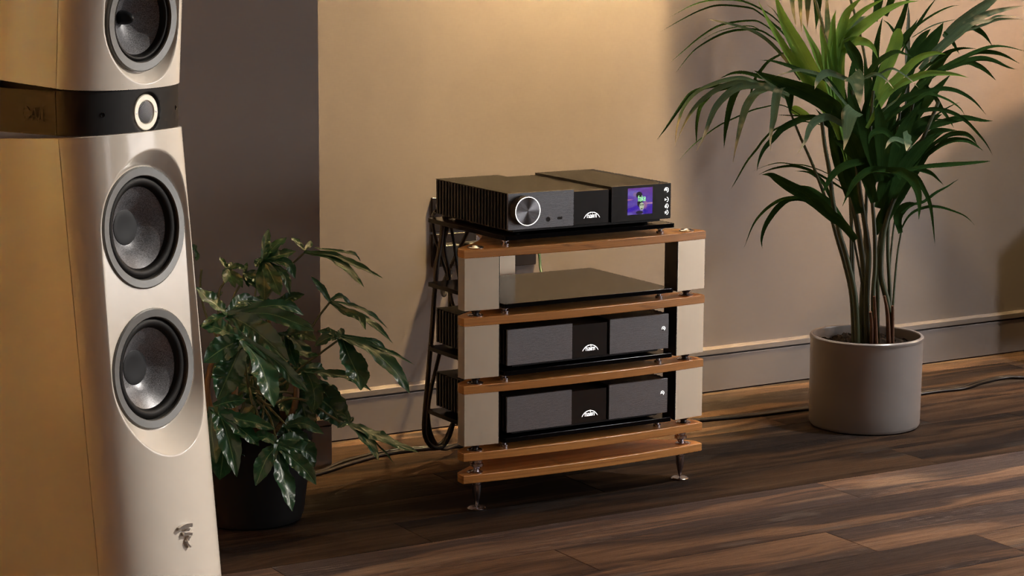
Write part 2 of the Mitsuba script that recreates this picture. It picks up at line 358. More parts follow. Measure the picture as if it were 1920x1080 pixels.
# unseen blocker, added and outlined to cast the shadow on the wall behind the palm
scr_out = [(1.955, .05), (1.955, .690), (2.05, .755), (2.17, .850), (2.27, .975), (2.33, 1.015), (2.43, 1.052), (2.56, 1.10), (2.75, 1.13), (2.95, 1.13), (2.95, .05)]
add('shadow_blocker__panel', front_plate(Polygon(scr_out), .565, .035), 'blocker_felt', smooth=20)
for x in (2.10, 2.80):
    add(num('shadow_blocker__foot'), box(x - .03, x + .03, .52, .645, 0.0004, .055), 'black_satin')
tag('shadow_blocker', 'added unseen blocker shaped to cast the wall shadow right of the palm', 'acoustic screen')

# ------------------------------------------------------------------ lamps (outside the frame, seen by their light and shadows)
def half_shade(key, p, n, r, za, zb):
    side = np.array([n[1], -n[0], 0]); a = np.radians(np.linspace(-90, 90, 25)); rs = []
    for rad_, z in ((r, za), (r, zb), (r - .002, zb), (r - .002, za)):
        rs.append([p + rad_ * (math.cos(q) * n + math.sin(q) * side) + [0, 0, z] for q in a])
    add(key, sheet(rs + rs[:1]), 'black_matte', smooth=40)
def globe_lamp(spec, normal, label):
    key = num('wall_lamp')
    p, n = np.array(spec['pos']), np.array(normal, float)
    back = p - n * (abs((p - np.array([p[0], wall_y(p[0]), p[2]])) @ n) if abs(n[1]) > .5 else abs(p[0] - X0))
    s = trimesh.creation.icosphere(3, spec['r']); s.apply_translation(p)
    add(key + '__globe', s, 'white_enamel', smooth=True, emitter=glow(spec['rad'], 1.5))
    add(key + '__wall_plate', lathe([(.045, 0), (.045, .008), (.04, .012)], back, axis=n), 'dark_nickel', smooth=40)
    add(key + '__arm', tube([back + n * .005 + [0, 0, -.0], back + n * .04 + [0, 0, .0], p + [0, 0, 0] - n * (spec['r'] * .9)], .007), 'dark_nickel', smooth=40)
    # opaque half round shade in front of the globe, open to the wall, above and below
    half_shade(key + '__shade', p, n, .078, -.52, .10)
    tag(key, label, 'lamp')
globe_lamp(LIGHT_A, (0, -1, 0), 'globe wall lamp glowing on the wall above the equipment rack')
def floor_lamp(spec):
    key, p = 'floor_lamp', np.array(spec['pos'])
    m = trimesh.creation.icosphere(3, spec['r']); m.apply_translation(p)
    add(key + '__globe', m, 'white_enamel', smooth=True, emitter=glow(spec['rad'], 1.5))
    add(key + '__pole', tube([(p[0], p[1], .02), (p[0], p[1], .7), (p[0], p[1], p[2] - spec['r'] * .8)], .008), 'black_satin', smooth=40)
    add(key + '__base', lathe([(0, .0004), (.13, .0004), (.13, .012), (.02, .02), (0, .022)], (p[0], p[1], 0)), 'black_satin', smooth=35)
    half_shade(key + '__shade', p, np.array([0, -1., 0]), .085, -.30, .10)
    tag(key, 'glowing globe floor lamp beside the added blocker right of the palm', 'lamp')
floor_lamp(LIGHT_B)
globe_lamp(LIGHT_C, (1, 0, 0), 'globe wall lamp glowing on the left wall beside the loudspeaker')
K = KEY
add('ceiling_light__can', lathe([(K['r'] + .012, ZC - .001), (K['r'] + .012, ZC - K['depth']), (K['r'] + .006, ZC - K['depth']), (K['r'] + .006, ZC - .001)], (K['pos'][0], K['pos'][1], 0), ring=True), 'black_matte', smooth=40)
d = trimesh.creation.cylinder(K['r'], .004, sections=48); d.apply_translation([K['pos'][0], K['pos'][1], ZC - .009])
add('ceiling_light__diffuser', d, 'white_enamel', emitter=glow(K['rad'], 2.0))
S_ = SPOT; sp, sa = np.array(S_['pos']), np.array(S_['aim']); sdir = (sa - sp) / np.linalg.norm(sa - sp)
scene['track_spotlight_beam'] = {'type': 'spot', 'intensity': rgb(*S_['rad']), 'cutoff_angle': S_['cut'], 'beam_width': S_['beam'], 'sampling_weight': 1.5,
                                 'to_world': T().look_at(origin=sp.tolist(), target=sa.tolist(), up=[0, 0, 1])}
add('track_spotlight__can', lathe([(.045, -.012), (.050, -.012), (.050, .11), (.044, .12), (.006, .12), (.006, .112), (.045, .10)], sp, 40, axis=-sdir, ring=True), 'black_satin', smooth=35)
add('track_spotlight__stem', tube([sp - sdir * .08, sp - sdir * .08 + [0, 0, (ZC - sp[2]) * .3], [*(sp - sdir * .08)[:2], ZC]], .008), 'black_satin', smooth=40)
tag('track_spotlight', 'black ceiling spotlight aimed at the loudspeaker', 'spotlight')
tag('ceiling_light', 'round ceiling light shining down in front of the wall', 'ceiling light')

# ------------------------------------------------------------------ equipment rack
R = 'equipment_rack'
tag(R, 'five-tier hi-fi rack of cherry wood boards on pale aluminium columns with black glass shelves', 'rack')
BZ = [.5891, .4384, .2871, .1356, .0852]           # tops of the boards
BT = .0186
def front_y(x): return -.020 * (1 - (x / .322) ** 2)
def board_outline(half=.322):
    x = np.linspace(-half, half, 33)
    front = [(a, front_y(a)) for a in x]
    right = [(.3235, .010), (.3225, .026), (.316, .039), (.300, .051), (.280, .065), (.255, .083), (.228, .108), (.200, .141), (.172, .182), (.146, .230), (.120, .290), (.098, .350), (.084, .395), (.074, .420), (.056, .436), (.030, .440)]
    return front + right + [(-a, b) for a, b in right[::-1]]
OUT = board_outline()
for k, z in enumerate(BZ):
    add(num(R + '__board'), chamfer_prism(OUT, z - BT, z, .0014), 'cherry', smooth=25)
def column(x_in, x_out, z0, z1, sgn):
    xs = np.linspace(x_in, x_out, 9)
    f = [(sgn * a, front_y(a) + .0006) for a in xs]
    pts = f + [(sgn * .3215, .012), (sgn * .320, .030), (sgn * .306, .044), (sgn * (x_in + .004), .044)]
    if sgn < 0:
        pts = pts[::-1]
    return chamfer_prism(pts, z0, z1, .0008)
def cone_foot(x, y, zt, zb):
    """Short black cone over a chromed cup."""
    return lathe([(.0, zt), (.0135, zt), (.0135, zt - .002), (.008, zt - .0085), (.006, zb + .0022), (.0, zb + .0022)], (x, y, 0), 32)
def cup(x, y, z):
    return lathe([(.0, z), (.0175, z), (.0178, z + .0016), (.0150, z + .0030), (.0105, z + .0022), (.0085, z + .0030), (.0055, z + .0052), (.0, z + .0060)], (x, y, 0), 40)
for k in range(3):
    zt, zb = BZ[k] - BT, BZ[k + 1]
    for sgn in (-1, 1):
        c = num(R + '__column')
        add(c, column(.2385, .3205, zb + .0155, zt, sgn), 'satin_aluminium', smooth=25)
        add(c + '__inner_face', box(*sorted((sgn * .2372, sgn * .2386)), -.0085, .043, zb + .0158, zt - .0002), 'black_satin', label='black inner face')
        add(c + '__foot', cone_foot(sgn * .282, .020, zb + .0157, zb), 'black_satin', smooth=35, label='short black cone foot')
    c = num(R + '__column')
    add(c, chamfer_prism([(-.031, .372), (.031, .372), (.034, .384), (.030, .425), (-.030, .425), (-.034, .384)], zb + .0155, zt, .0008), 'satin_aluminium', smooth=25)
    add(c + '__foot', cone_foot(0, .395, zb + .0157, zb), 'black_satin', smooth=35, label='short black cone foot')
for z in BZ:
    for x, y in ((-.282, .020), (.282, .020), (0, .395)):
        add(num(R + '__cup'), cup(x, y, z), 'chrome', smooth=35)
# linking feet between the two lowest boards, spikes under the last one
for x, y in ((-.276, .022), (.276, .022), (0, .395)):
    zt, zb = BZ[3] - BT, BZ[4]
    add(num(R + '__link_foot'), lathe([(.0, zt + .001), (.0150, zt + .001), (.0150, zt - .004), (.0115, zt - .0055), (.0115, zt - .010), (.0145, zt - .012), (.0145, zt - .018), (.009, zt - .021), (.006, zb + .004), (.0, zb + .004)], (x, y, 0), 36), 'chrome', smooth=35)
    zt = BZ[4] - BT
    f = num(R + '__spike')
    add(f, lathe([(.0, zt + .001), (.0125, zt + .001), (.0125, zt - .0045), (.0085, zt - .0055), (.0085, zt - .009), (.0105, zt - .0105), (.0105, zt - .022), (.0092, zt - .031), (.0065, zt - .044), (.0030, zt - .058), (.0008, .0045), (.0, .0043)], (x, y, 0), 36), 'chrome', smooth=35)
    add(f + '__floor_disc', lathe([(.0, .0004), (.0205, .0004), (.0210, .0022), (.0185, .0042), (.0110, .0046), (.0085, .0034), (.0040, .0040), (.0, .0046)], (x, y, 0), 40), 'chrome', smooth=35)
# glass shelves on small chromed supports
GH = .0252
GX, GY0, GY1, GT = .2264, -.0121, .3408, .0098
def rounded(x0, x1, y0, y1, r, n=6):
    pts = []
    for cx, cy, a0 in ((x1 - r, y0 + r, -90), (x1 - r, y1 - r, 0), (x0 + r, y1 - r, 90), (x0 + r, y0 + r, 180)):
        pts += [(cx + r * math.cos(math.radians(a0 + a)), cy + r * math.sin(math.radians(a0 + a))) for a in np.linspace(0, 90, n)]
    return pts
for k in range(4):
    zt = BZ[k] + GH
    g = num(R + '__glass_shelf')
    add(g, chamfer_prism(rounded(-GX, GX, GY0, GY1, .006), zt - GT, zt, .0005), 'black_glass', smooth=20)
    for x, y in ((-.207, .020), (.207, .020), (0, .325)):
        zb, zq = BZ[k], zt - GT
        add(num(R + '__shelf_support'), lathe([(.0, zb), (.0085, zb), (.0088, zb + .0045), (.0052, zb + .0058), (.0045, zb + .0078), (.0070, zb + .0090), (.0095, zb + .0100), (.0097, zq - .0015), (.0085, zq), (.0, zq)], (x, y, 0), 32), 'chrome', smooth=35)

# ------------------------------------------------------------------ amplifiers
AW, AD, AF = .216, .331, -.0075
def fins(x_a, x_b, y0, y1, z0, z1, n):
    """Upright cooling fins along the side of the case."""
    p = (y1 - y0) / n; ms = []
    for i in range(n):
        ya = y0 + i * p
        ms.append(bevel_box(min(x_a, x_b), max(x_a, x_b), ya, ya + p * .52, z0, z1, .0006))
    return trimesh.util.concatenate(ms)
def logo(key, cx, z, y, s=1.0):
    """Lit maker's sign: a word under an arch."""
    a = Point(0, -.0104).buffer(.0232, 48).difference(Point(0, -.0128).buffer(.0236, 48)).intersection(sbox(-.03, -.0008, .03, .03))
    a = affinity.scale(a, s, s, origin=(0, 0))
    a = affinity.translate(a, cx, z)
    add(key + '__arch', front_plate(a, y, .0005), 'white_enamel', emitter=glow(LED))
    t = meshkit.text_mesh('naim', .0096 * s, .0005, bold=False)
    t.apply_translation([-t.bounds[:, 0].mean(), 0, 0]); t.apply_scale([.90, 1, 1])
    t.apply_transform(np.array([[1, 0, 0, cx], [0, 0, -1, y + .0005], [0, 1, 0, z - .0006], [0, 0, 0, 1.]]))
    add(key + '__lettering', t, 'white_enamel', emitter=glow(LED))
def power_button(key, cx, z, y, s=1.0):
    add(key, front_plate(Point(cx, z).buffer(.0052 * s), y - .0006, .0012), 'black_satin', smooth=30)
    add(key + '__ring', front_plate(arc_poly(cx, z, .0036 * s, .0050 * s, -70, 210), y - .0010, .0005), 'white_enamel', emitter=glow((2.2, 2.1, 1.95)))
    add(key + '__dot', front_plate(arc_poly(cx, z, .0, .0018 * s, 0, 359), y - .0010, .0005), 'white_enamel', emitter=glow((2.2, 2.1, 1.95)))
def amplifier(key, zb, label, kind):
    z0, z1 = zb + .0115, zb + .0925
    yb = AF + AD
    tag(key, label, 'amplifier', 'black amplifiers in the rack')
    xl, xc, xg, xr = -.0465, .0475, .0545, AW
    # left and right blocks with brushed fronts and lids, recessed middle
    add(key + '__base', chamfer_prism([(-.196, .006), (.196, .006), (.196, yb - .01), (-.196, yb - .01)], zb + .0045, z0 + .001, .001), 'black_matte')
    add(key + '__body', trimesh.util.concatenate([box(-.200, xl - .0005, AF + .004, yb, z0, z1 - .0015), box(xg + .0012, .200, AF + .004, yb, z0, z1 - .0015), box(xl, xg, AF + .012, yb, z0 + .001, z1 - .0075)]), 'black_satin')
    add(key + '__front_panel', chamfer_prism([(-AW, AF), (xl, AF), (xl, AF + .006), (-AW, AF + .006)], z0, z1, .0006), 'brushed_black', label='brushed left front panel')
    add(key + '__front_panel_001', chamfer_prism([(xg, AF), (xr, AF), (xr, AF + .006), (xg, AF + .006)], z0, z1, .0006), 'smoked_acrylic' if kind else 'brushed_black', label='right front panel')
    add(key + '__centre_panel', chamfer_prism([(xl, AF + .0015), (xc, AF + .0015), (xc, AF + .014), (xl, AF + .014)], z0 + .0008, z1 - .0052, .0004), 'smoked_acrylic', label='smooth dark middle panel')
    lid = num(key + '__lid')
    add(lid, chamfer_prism([(-.2135, AF + .003), (xl - .0004, AF + .003), (xl - .0004, yb), (-.2135, yb)], z1 - .0022, z1 - .0002, .0005), 'brushed_lid')
    lid = num(key + '__lid')
    add(lid, chamfer_prism([(xg, AF + .003), (.2135, AF + .003), (.2135, yb), (xg, yb)], z1 - .0022, z1 - .0002, .0005), 'brushed_lid')
    lid = num(key + '__lid')
    add(lid, chamfer_prism([(xl, AF + .008), (xg, AF + .008), (xg, yb), (xl, yb)], z1 - .0078, z1 - .0058, .0005), 'brushed_lid')
    add(key + '__heat_sink', fins(-AW, -.198, AF + .014, yb, z0 + .001, z1 - .0024, 23), 'heat_sink_black', label='left row of upright cooling fins')
    add(key + '__heat_sink_001', fins(.198, AW, AF + .014, yb, z0 + .001, z1 + .0004, 23), 'heat_sink_black', label='right row of upright cooling fins')
    for x in (-.17, .17):
        for y in (.045, yb - .045):
            add(num(key + '__foot'), lathe([(.0, zb + .0002), (.014, zb + .0002), (.016, zb + .002), (.016, zb + .006), (.0, zb + .006)], (x, y, 0), 24), 'rubber', smooth=30)
    logo(key + '__sign', 0.003, z0 + .0152, AF + .0009)
    labels[key + '__sign__arch'] = {'label': 'lit white arch'}; labels[key + '__sign__lettering'] = {'label': 'lit white lettering naim'}
    add(key + '__sign', front_plate(sbox(-.018, z0 + .010, .024, z0 + .034), AF + .00145, .0006), 'smoked_acrylic', label='lit maker sign')
    if kind == 0:
        power_button(key + '__button', .2015, z0 + .0475, AF)
        return
    # the preamplifier: volume knob, sockets, colour screen, four lit keys
    kx, kz = -.1795, .6690
    add(key + '__knob', lathe([(.0325, 0), (.0328, .0215), (.0318, .0232), (.0, .0232)], (kx, AF + .0002, kz), 64, axis=[0, -1, 0]), 'black_satin', smooth=35, label='large round volume knob')
    n = 96; a = np.linspace(0, 2 * np.pi, n + 1); rr = np.linspace(.0012, .0300, 6); v, u, f = [], [], []
    for i, r in enumerate(rr):
        for j in range(n + 1):
            v.append([kx + r * math.cos(a[j]), AF - .0234, kz + r * math.sin(a[j])]); u.append([a[j] * .03, r])
    for i in range(5):
        for j in range(n):
            q = i * (n + 1) + j
            f += [[q, q + 1, q + n + 2], [q, q + n + 2, q + n + 1]]
    add(key + '__knob__face', trimesh.Trimesh(v, f, process=False), 'spun_metal', uv=np.array(u), label='spun metal knob face')
    add(key + '__knob__light_ring', front_plate(Point(kx, kz).buffer(.0320, 48).difference(Point(kx, kz).buffer(.0303, 48)), AF - .0238, .0010), 'white_enamel', emitter=glow((2.0, 1.9, 1.7)), label='lit white ring')
    add(key + '__headphone_socket', front_plate(Point(-.1130, .6445).buffer(.0052).difference(Point(-.1130, .6445).buffer(.0040)), AF - .0006, .001), 'dark_nickel', smooth=30)
    add(key + '__headphone_socket__hole', front_plate(Point(-.1130, .6445).buffer(.0038), AF - .0002, .001), 'black_matte')
    add(key + '__data_socket', front_plate(sbox(-.0885, .6425, -.0760, .6482), AF - .0005, .001), 'black_matte')
    add(key + '__data_socket__tongue', front_plate(sbox(-.0870, .6452, -.0775, .6468), AF - .0008, .001), 'dark_nickel')
    sx0, sx1, sz0, sz1 = .0975, .1655, z0 + .0145, z1 - .0060
    def screen(p, n, uv):
        x, z = uv.x, uv.y
        c = mix((.20, .135, .40), (.24, .12, .36), smoothstep(.45, 1, z))
        c = mix(c, (.26, .22, .46), smoothstep(.25, .75, noise(x * 3, z * 5, 1.)) * smoothstep(.0, .5, 1 - x))
        band = smoothstep(.53, .56, z) * (1 - smoothstep(.64, .68, z)) * smoothstep(.35, .8, noise(x * 2.2, z * 26, 4.)) * (1 - smoothstep(.25, .42, x))
        c = mix(c, (.62, .36, .38), band * .8)
        c = mix(c, (.50, .34, .44), smoothstep(.36, .38, z) * (1 - smoothstep(.42, .44, z)) * smoothstep(.68, .76, x) * .8)
        ridge = .22 + .26 * x + .05 * noise(x * 6, 0., 2.)
        c = mix(c, (.13, .045, .42), (1 - smoothstep(ridge - .02, ridge + .02, z)) * smoothstep(ridge - .20, ridge - .1, z) * (1 - smoothstep(.42, .5, x)))
        c = mix(c, (.15, .06, .40), smoothstep(.58, .7, x) * (1 - smoothstep(.26, .33, z - .1 * noise(x * 5, 3., 0.))))
        blob = lambda cx, cz, rx, rz: 1 - smoothstep(.75, 1.1, dr.sqrt(dr.square((x - cx) / rx) + dr.square((z - cz) / rz)))
        c = mix(c, (.36, .27, .38), blob(.30, .76, .09, .09) * .7)
        c = mix(c, (.035, .03, .05), blob(.46, .73, .13, .13))
        c = mix(c, (.03, .02, .07), blob(.50, .42, .12, .16))
        c = mix(c, (.42, .27, .36), blob(.71, .35, .08, .16) * .7)
        c = mix(c, (.09, .02, .36), blob(.72, .09, .10, .09))
        c = mix(c, (.05, .03, .10), blob(.48, .07, .15, .07))
        face = blob(.57, .30, .105, .16)
        c = mix(c, (.47, .50, .42), face)
        c = mix(c, (.05, .04, .06), dr.maximum(blob(.53, .35, .03, .022), dr.maximum(blob(.615, .35, .03, .022), blob(.57, .205, .045, .018))) * face)
        return c * c * (1.7 + .5 * noise(x * 40, z * 40, 1.))
    scr = trimesh.Trimesh([[sx0, AF - .0004, sz0], [sx1, AF - .0004, sz0], [sx1, AF - .0004, sz1], [sx0, AF - .0004, sz1]], [[0, 1, 2], [0, 2, 3]], process=False)
    add(key + '__screen', scr, 'smoked_acrylic', uv=np.array([[0, 0], [1, 0], [1, 1], [0, 1.]]), emitter={'type': 'area', 'radiance': mikit.proc(screen), 'sampling_weight': .02}, label='purple picture on the screen')
    t = meshkit.text_mesh('fake', .0125, .0003, bold=True)
    t.apply_scale([.62, 1, 1]); t.apply_transform(np.array([[1, 0, 0, sx0 + .0275], [0, 0, -1, AF - .0004], [0, 1, 0, sz0 + .0300], [0, 0, 0, 1.]]))
    add(key + '__screen__lettering', t, 'white_enamel', emitter=glow((.16, .85, .24)), label='green lettering fake')
    for i, dz in enumerate((.0660, .0440, .0290, .0145)):
        b = key + '__key' + ('' if i == 0 else f'_{i:03d}')
        cx, cz = .2035, z0 + dz
        add(b, front_plate(Point(cx, cz).buffer(.0062), AF - .0005, .001), 'black_satin', smooth=30)
        add(b + '__ring', front_plate(arc_poly(cx, cz, .0048, .0061, -75, 75 if i else 200), AF - .0009, .0005), 'white_enamel', emitter=glow((2.6, 2.5, 2.3)))
        if i == 0:
            s = arc_poly(cx, cz, .0, .0022, 0, 359).union(arc_poly(cx, cz, .0022, .0048, 95, 190))
        elif i == 1:
            s = Polygon([(cx - .0048, cz - .0026), (cx + .0022, cz), (cx - .0048, cz + .0030)])
        elif i == 2:
            s = Point(cx - .0014, cz - .0008).buffer(.0030).union(sbox(cx - .0012, cz, cx + .0008, cz + .0046))
        else:
            s = Polygon([(cx - .001 + (.0042 if q % 2 == 0 else .0017) * math.sin(q * math.pi / 5), cz + (.0042 if q % 2 == 0 else .0017) * math.cos(q * math.pi / 5)) for q in range(10)])
        add(b + '__symbol', front_plate(s, AF - .0009, .0005), 'white_enamel', emitter=glow((2.8, 2.7, 2.5)))
amplifier('preamplifier', BZ[0] + GH, 'black preamplifier with a round volume knob and a purple screen on top of the rack', 1)
amplifier('power_amplifier', BZ[2] + GH, 'black power amplifier on the third rack shelf directly above the other power amplifier', 0)
amplifier('power_amplifier_001', BZ[3] + GH, 'black power amplifier on the lowest rack shelf under the other power amplifier', 0)
labels['preamplifier'].pop('group')

# ------------------------------------------------------------------ wall sockets and cables
def socket(x0, x1, z0, z1, label, n):
    key = num('wall_socket'); yy = wall_y((x0 + x1) / 2)
    add(key + '__plate', chamfer_prism(rounded(x0, x1, yy - .0085, yy + .002, .002, 3), z0, z1, .0015), 'dark_nickel', smooth=25)
    zc = (z0 + z1) / 2
    for i in range(n):
        xc = x0 + (i + .5) * (x1 - x0) / n
        for dx, dz, w, h in ((-.011, -.010, .0032, .0010), (.011, -.010, .0032, .0010), (0, .006, .0012, .0036)):
            add(num(key + '__hole'), box(xc + dx - w, xc + dx + w, yy - .0092, yy - .007, zc + dz - h, zc + dz + h), 'black_matte')
        add(num(key + '__switch'), bevel_box(xc - .006 + .022 * (1 if i else -1), xc + .006 + .022 * (1 if i else -1), yy - .0118, yy - .008, zc + .014, zc + .032, .0012), 'chrome')
    tag(key, label, 'socket', None)
    return key
socket(.034, .182, .508, .597, 'dark metal double wall socket behind the top of the rack, the upper one', 2)
socket(.034, .182, .417, .503, 'dark metal double wall socket with black plugs, below the other double socket', 2)
socket(.262, .348, .402, .487, 'single dark metal wall socket seen between the rack columns', 1)
def plug(x, z, label):
    key = num('power_plug'); yy = wall_y(x) - .009
    add(key + '__body', chamfer_prism(rounded(x - .024, x + .024, yy - .038, yy, .006, 4), z - .028, z + .024, .003), 'black_satin', smooth=30)
    add(key + '__strain_relief', tube([(x, yy - .022, z - .026), (x, yy - .024, z - .045), (x, yy - .026, z - .058)], [.008, .006, .0055]), 'rubber', smooth=40)
    tag(key, label, 'plug')
plug(.071, .455, 'black plug in the left half of the lower double socket')
plug(.145, .455, 'black plug in the right half of the lower double socket')
def cable(pts, r, label, mat='rubber', group=None):
    add(num('cable'), tube(pts, r, 10, 8), mat, smooth=50, label=label, cat='cable', group=group)
RR = 'black cables hanging behind the rack'
cable([(-0.206, 0.335, 0.63), (-0.18, 0.4, 0.606), (-0.164, 0.42, 0.565), (-0.143, 0.44, 0.529), (-0.125, 0.45, 0.49), (-0.116, 0.44, 0.452), (-0.117, 0.43, 0.418), (-0.122, 0.42, 0.385), (-0.118, 0.41, 0.353), (-0.117, 0.39, 0.331)], 0.0042, 'black cable on the left crossing the upper wall socket behind the rack', group=RR)
cable([(-0.182, 0.335, 0.623), (-0.157, 0.39, 0.6), (-0.154, 0.4, 0.575), (-0.157, 0.4, 0.548), (-0.165, 0.4, 0.509), (-0.171, 0.4, 0.454), (-0.176, 0.4, 0.411), (-0.18, 0.4, 0.354), (-0.186, 0.4, 0.29), (-0.194, 0.4, 0.207), (-0.2, 0.4, 0.149), (-0.203, 0.4, 0.104), (-0.192, 0.41, 0.07), (-0.168, 0.42, 0.046), (-0.138, 0.43, 0.041), (-0.119, 0.43, 0.062), (-0.113, 0.42, 0.097), (-0.12, 0.4, 0.134)], 0.0056, 'thick black cable hanging straight down behind the rack to the outer loop on the floor', group=RR)
cable([(-0.175, 0.335, 0.62), (-0.147, 0.39, 0.596), (-0.141, 0.41, 0.573), (-0.137, 0.42, 0.535), (-0.128, 0.42, 0.487), (-0.117, 0.43, 0.45), (-0.118, 0.42, 0.404), (-0.115, 0.4, 0.368)], 0.0044, 'black cable in the middle of the bundle in front of the lower wall socket', group=RR)
cable([(-0.16, 0.335, 0.615), (-0.142, 0.38, 0.592), (-0.128, 0.4, 0.571), (-0.116, 0.41, 0.539), (-0.111, 0.41, 0.504), (-0.106, 0.41, 0.476), (-0.106, 0.4, 0.444)], 0.0038, 'thin black cable nearest the rack column, above the second glass shelf', group=RR)
cable([(-0.166, 0.335, 0.617), (-0.137, 0.4, 0.587), (-0.131, 0.43, 0.551), (-0.137, 0.44, 0.522), (-0.148, 0.44, 0.487), (-0.156, 0.43, 0.444), (-0.16, 0.43, 0.38), (-0.166, 0.43, 0.303), (-0.174, 0.43, 0.226), (-0.177, 0.43, 0.148), (-0.177, 0.43, 0.095), (-0.162, 0.44, 0.057), (-0.136, 0.45, 0.042), (-0.116, 0.45, 0.055), (-0.112, 0.43, 0.088), (-0.114, 0.4, 0.12)], 0.0052, 'black cable behind the rack running down into the inner loop above the floor', group=RR)
cable([(-0.169, 0.38, 0.292), (-0.159, 0.42, 0.239), (-0.173, 0.42, 0.188), (-0.181, 0.42, 0.137), (-0.171, 0.43, 0.088), (-0.151, 0.44, 0.051), (-0.11, 0.47, 0.024), (-0.064, 0.5, 0.02), (-0.005, 0.55, 0.014)], 0.0048, 'black cable from the middle amplifier trailing onto the floor behind the rack', group=RR)
cable([(.071, .758, .40), (.02, .70, .36), (-.06, .56, .42), (-.08, .42, .55), (-.07, .35, .655), (-.06, .327, .66)], .0050, 'black cable from the left plug up to the top amplifier', group=RR)
cable([(.145, .758, .40), (.09, .66, .30), (.02, .52, .25), (.0, .42, .28), (.02, .33, .35)], .0050, 'black cable from the right plug down behind the rack', group=RR)
cable([(.325, .772, .445), (.327, .745, .44), (.318, .72, .40), (.30, .66, .36), (.285, .56, .33), (.27, .45, .26), (.255, .35, .22)], .0036, 'thin green cable hanging between the rack columns', 'green_cable')
GF = 'cables running along the floor left of the rack'
cable([(-.60, .44, .0052), (-.456, .476, .0052), (-.354, .540, .0052), (-.247, .579, .0052), (-.155, .585, .0052), (-.06, .566, .0052), (.03, .55, .0052)], .0048, 'dark cable on the floor left of the rack, the one nearer the wall', 'brown_rubber', GF)
cable([(-.60, .432, .0052), (-.456, .466, .0052), (-.340, .520, .0052), (-.235, .560, .0052), (-.145, .568, .0052), (-.05, .552, .0052), (.04, .537, .0052)], .0048, 'dark cable on the floor left of the rack, the one farther from the wall', 'brown_rubber', GF)
GR = 'pair of cables behind the palm pot'
cable([(.10, .56, .0046), (.40, .522, .0046), (.658, .503, .0046), (.815, .481, .0046), (.937, .479, .0046), (1.042, .474, .0046), (1.238, .465, .0046), (1.444, .478, .0046), (1.555, .473, .0046), (1.657, .509, .0046), (1.765, .526, .0046), (1.837, .494, .0046), (2.1, .47, .0046)], .0044, 'black cable on the floor behind the palm pot, the one nearer the wall', 'brown_rubber', GR)
cable([(.10, .548, .0046), (.40, .510, .0046), (.658, .491, .0046), (.815, .469, .0046), (.937, .466, .0046), (1.042, .462, .0046), (1.238, .453, .0046), (1.444, .466, .0046), (1.560, .461, .0046), (1.665, .497, .0046), (1.770, .513, .0046), (1.840, .481, .0046), (2.1, .458, .0046)], .0044, 'black cable on the floor behind the palm pot, the one nearer the pot', 'brown_rubber', GR)

# ------------------------------------------------------------------ loudspeaker
SN = np.array([0.46169017, -0.88490668, 0.06150076]); SL = np.array([0.88658496, 0.46256579, 0.]); SU = np.cross(SN, SL)
SC = np.array([-1.18004706, -0.34174823, 0.47200984])
SPK_S, SPK_R = .26292, .1130                 # spacing and radius of the two woofer rings
def frame_matrix(c, n, l, u):
    """local (lateral, up, out of the baffle) -> world"""
    m = np.eye(4); m[:3, 0], m[:3, 1], m[:3, 2], m[:3, 3] = l, u, n, c
    return m
LOW = frame_matrix(SC, SN, SL, SU)
tilt = math.radians(-3.8)
nh = SN[:2] / np.linalg.norm(SN[:2])
UN = np.array([nh[0] * math.cos(tilt), nh[1] * math.cos(tilt), math.sin(tilt)]); UU = np.cross(UN, SL)
VN = np.array([nh[0], nh[1], 0.]); VU = np.array([0, 0, 1.])
def baffle_depth(l, t, Wf, e, delta, pockets):
    q = np.clip(np.abs(l) / Wf, 0, 1)
    d = e * (1 - np.sqrt(np.clip(1 - q ** 2.15, 0, 1))) - delta
    for (t0, t1, r, floor, slope) in pockets:
        tt = np.clip(t, t0, t1)
        dist = np.hypot(l, t - tt) - r
        pd = floor - np.maximum(dist, 0) * slope
        k = .0025                                            # soft edge
        h = np.clip(.5 + .5 * (pd - d) / k, 0, 1)
        d = d * (1 - h) + pd * h + k * h * (1 - h) * .5
    return d
def curved_front(W_of, e, delta_of, t0, t1, pockets, holes, nt, nb=150):
    ts = np.linspace(t0, t1, nt); b = np.linspace(-np.pi / 2, np.pi / 2, nb + 1)
    tt, bb = np.meshgrid(ts, b, indexing='ij')
    Wf = W_of(tt); l = Wf * np.sin(bb)
    d = baffle_depth(l, tt, Wf, e, delta_of(tt), pockets)
    v = np.c_[l.ravel(), tt.ravel(), -d.ravel()]
    i = np.arange(nt - 1)[:, None] * (nb + 1) + np.arange(nb)[None, :]
    q = np.stack([i, i + 1, i + nb + 2, i + nb + 1], -1).reshape(-1, 4)
    c = v[q].mean(1)
    keep = np.ones(len(q), bool)
    for hx, hy, hr in holes:
        keep &= np.hypot(c[:, 0] - hx, c[:, 1] - hy) > hr
    q = q[keep]
    return trimesh.Trimesh(v, np.vstack([q[:, [0, 1, 2]], q[:, [0, 2, 3]]]), process=False)
def shell(outline_of, t0, t1, nt=2, caps=True):
    """Sides and back of the cabinet: open lines of (lateral, depth) from t0 to t1."""
    return sheet([[[l, t, -d] for l, d in outline_of(t)] for t in np.linspace(t0, t1, nt)][::-1])
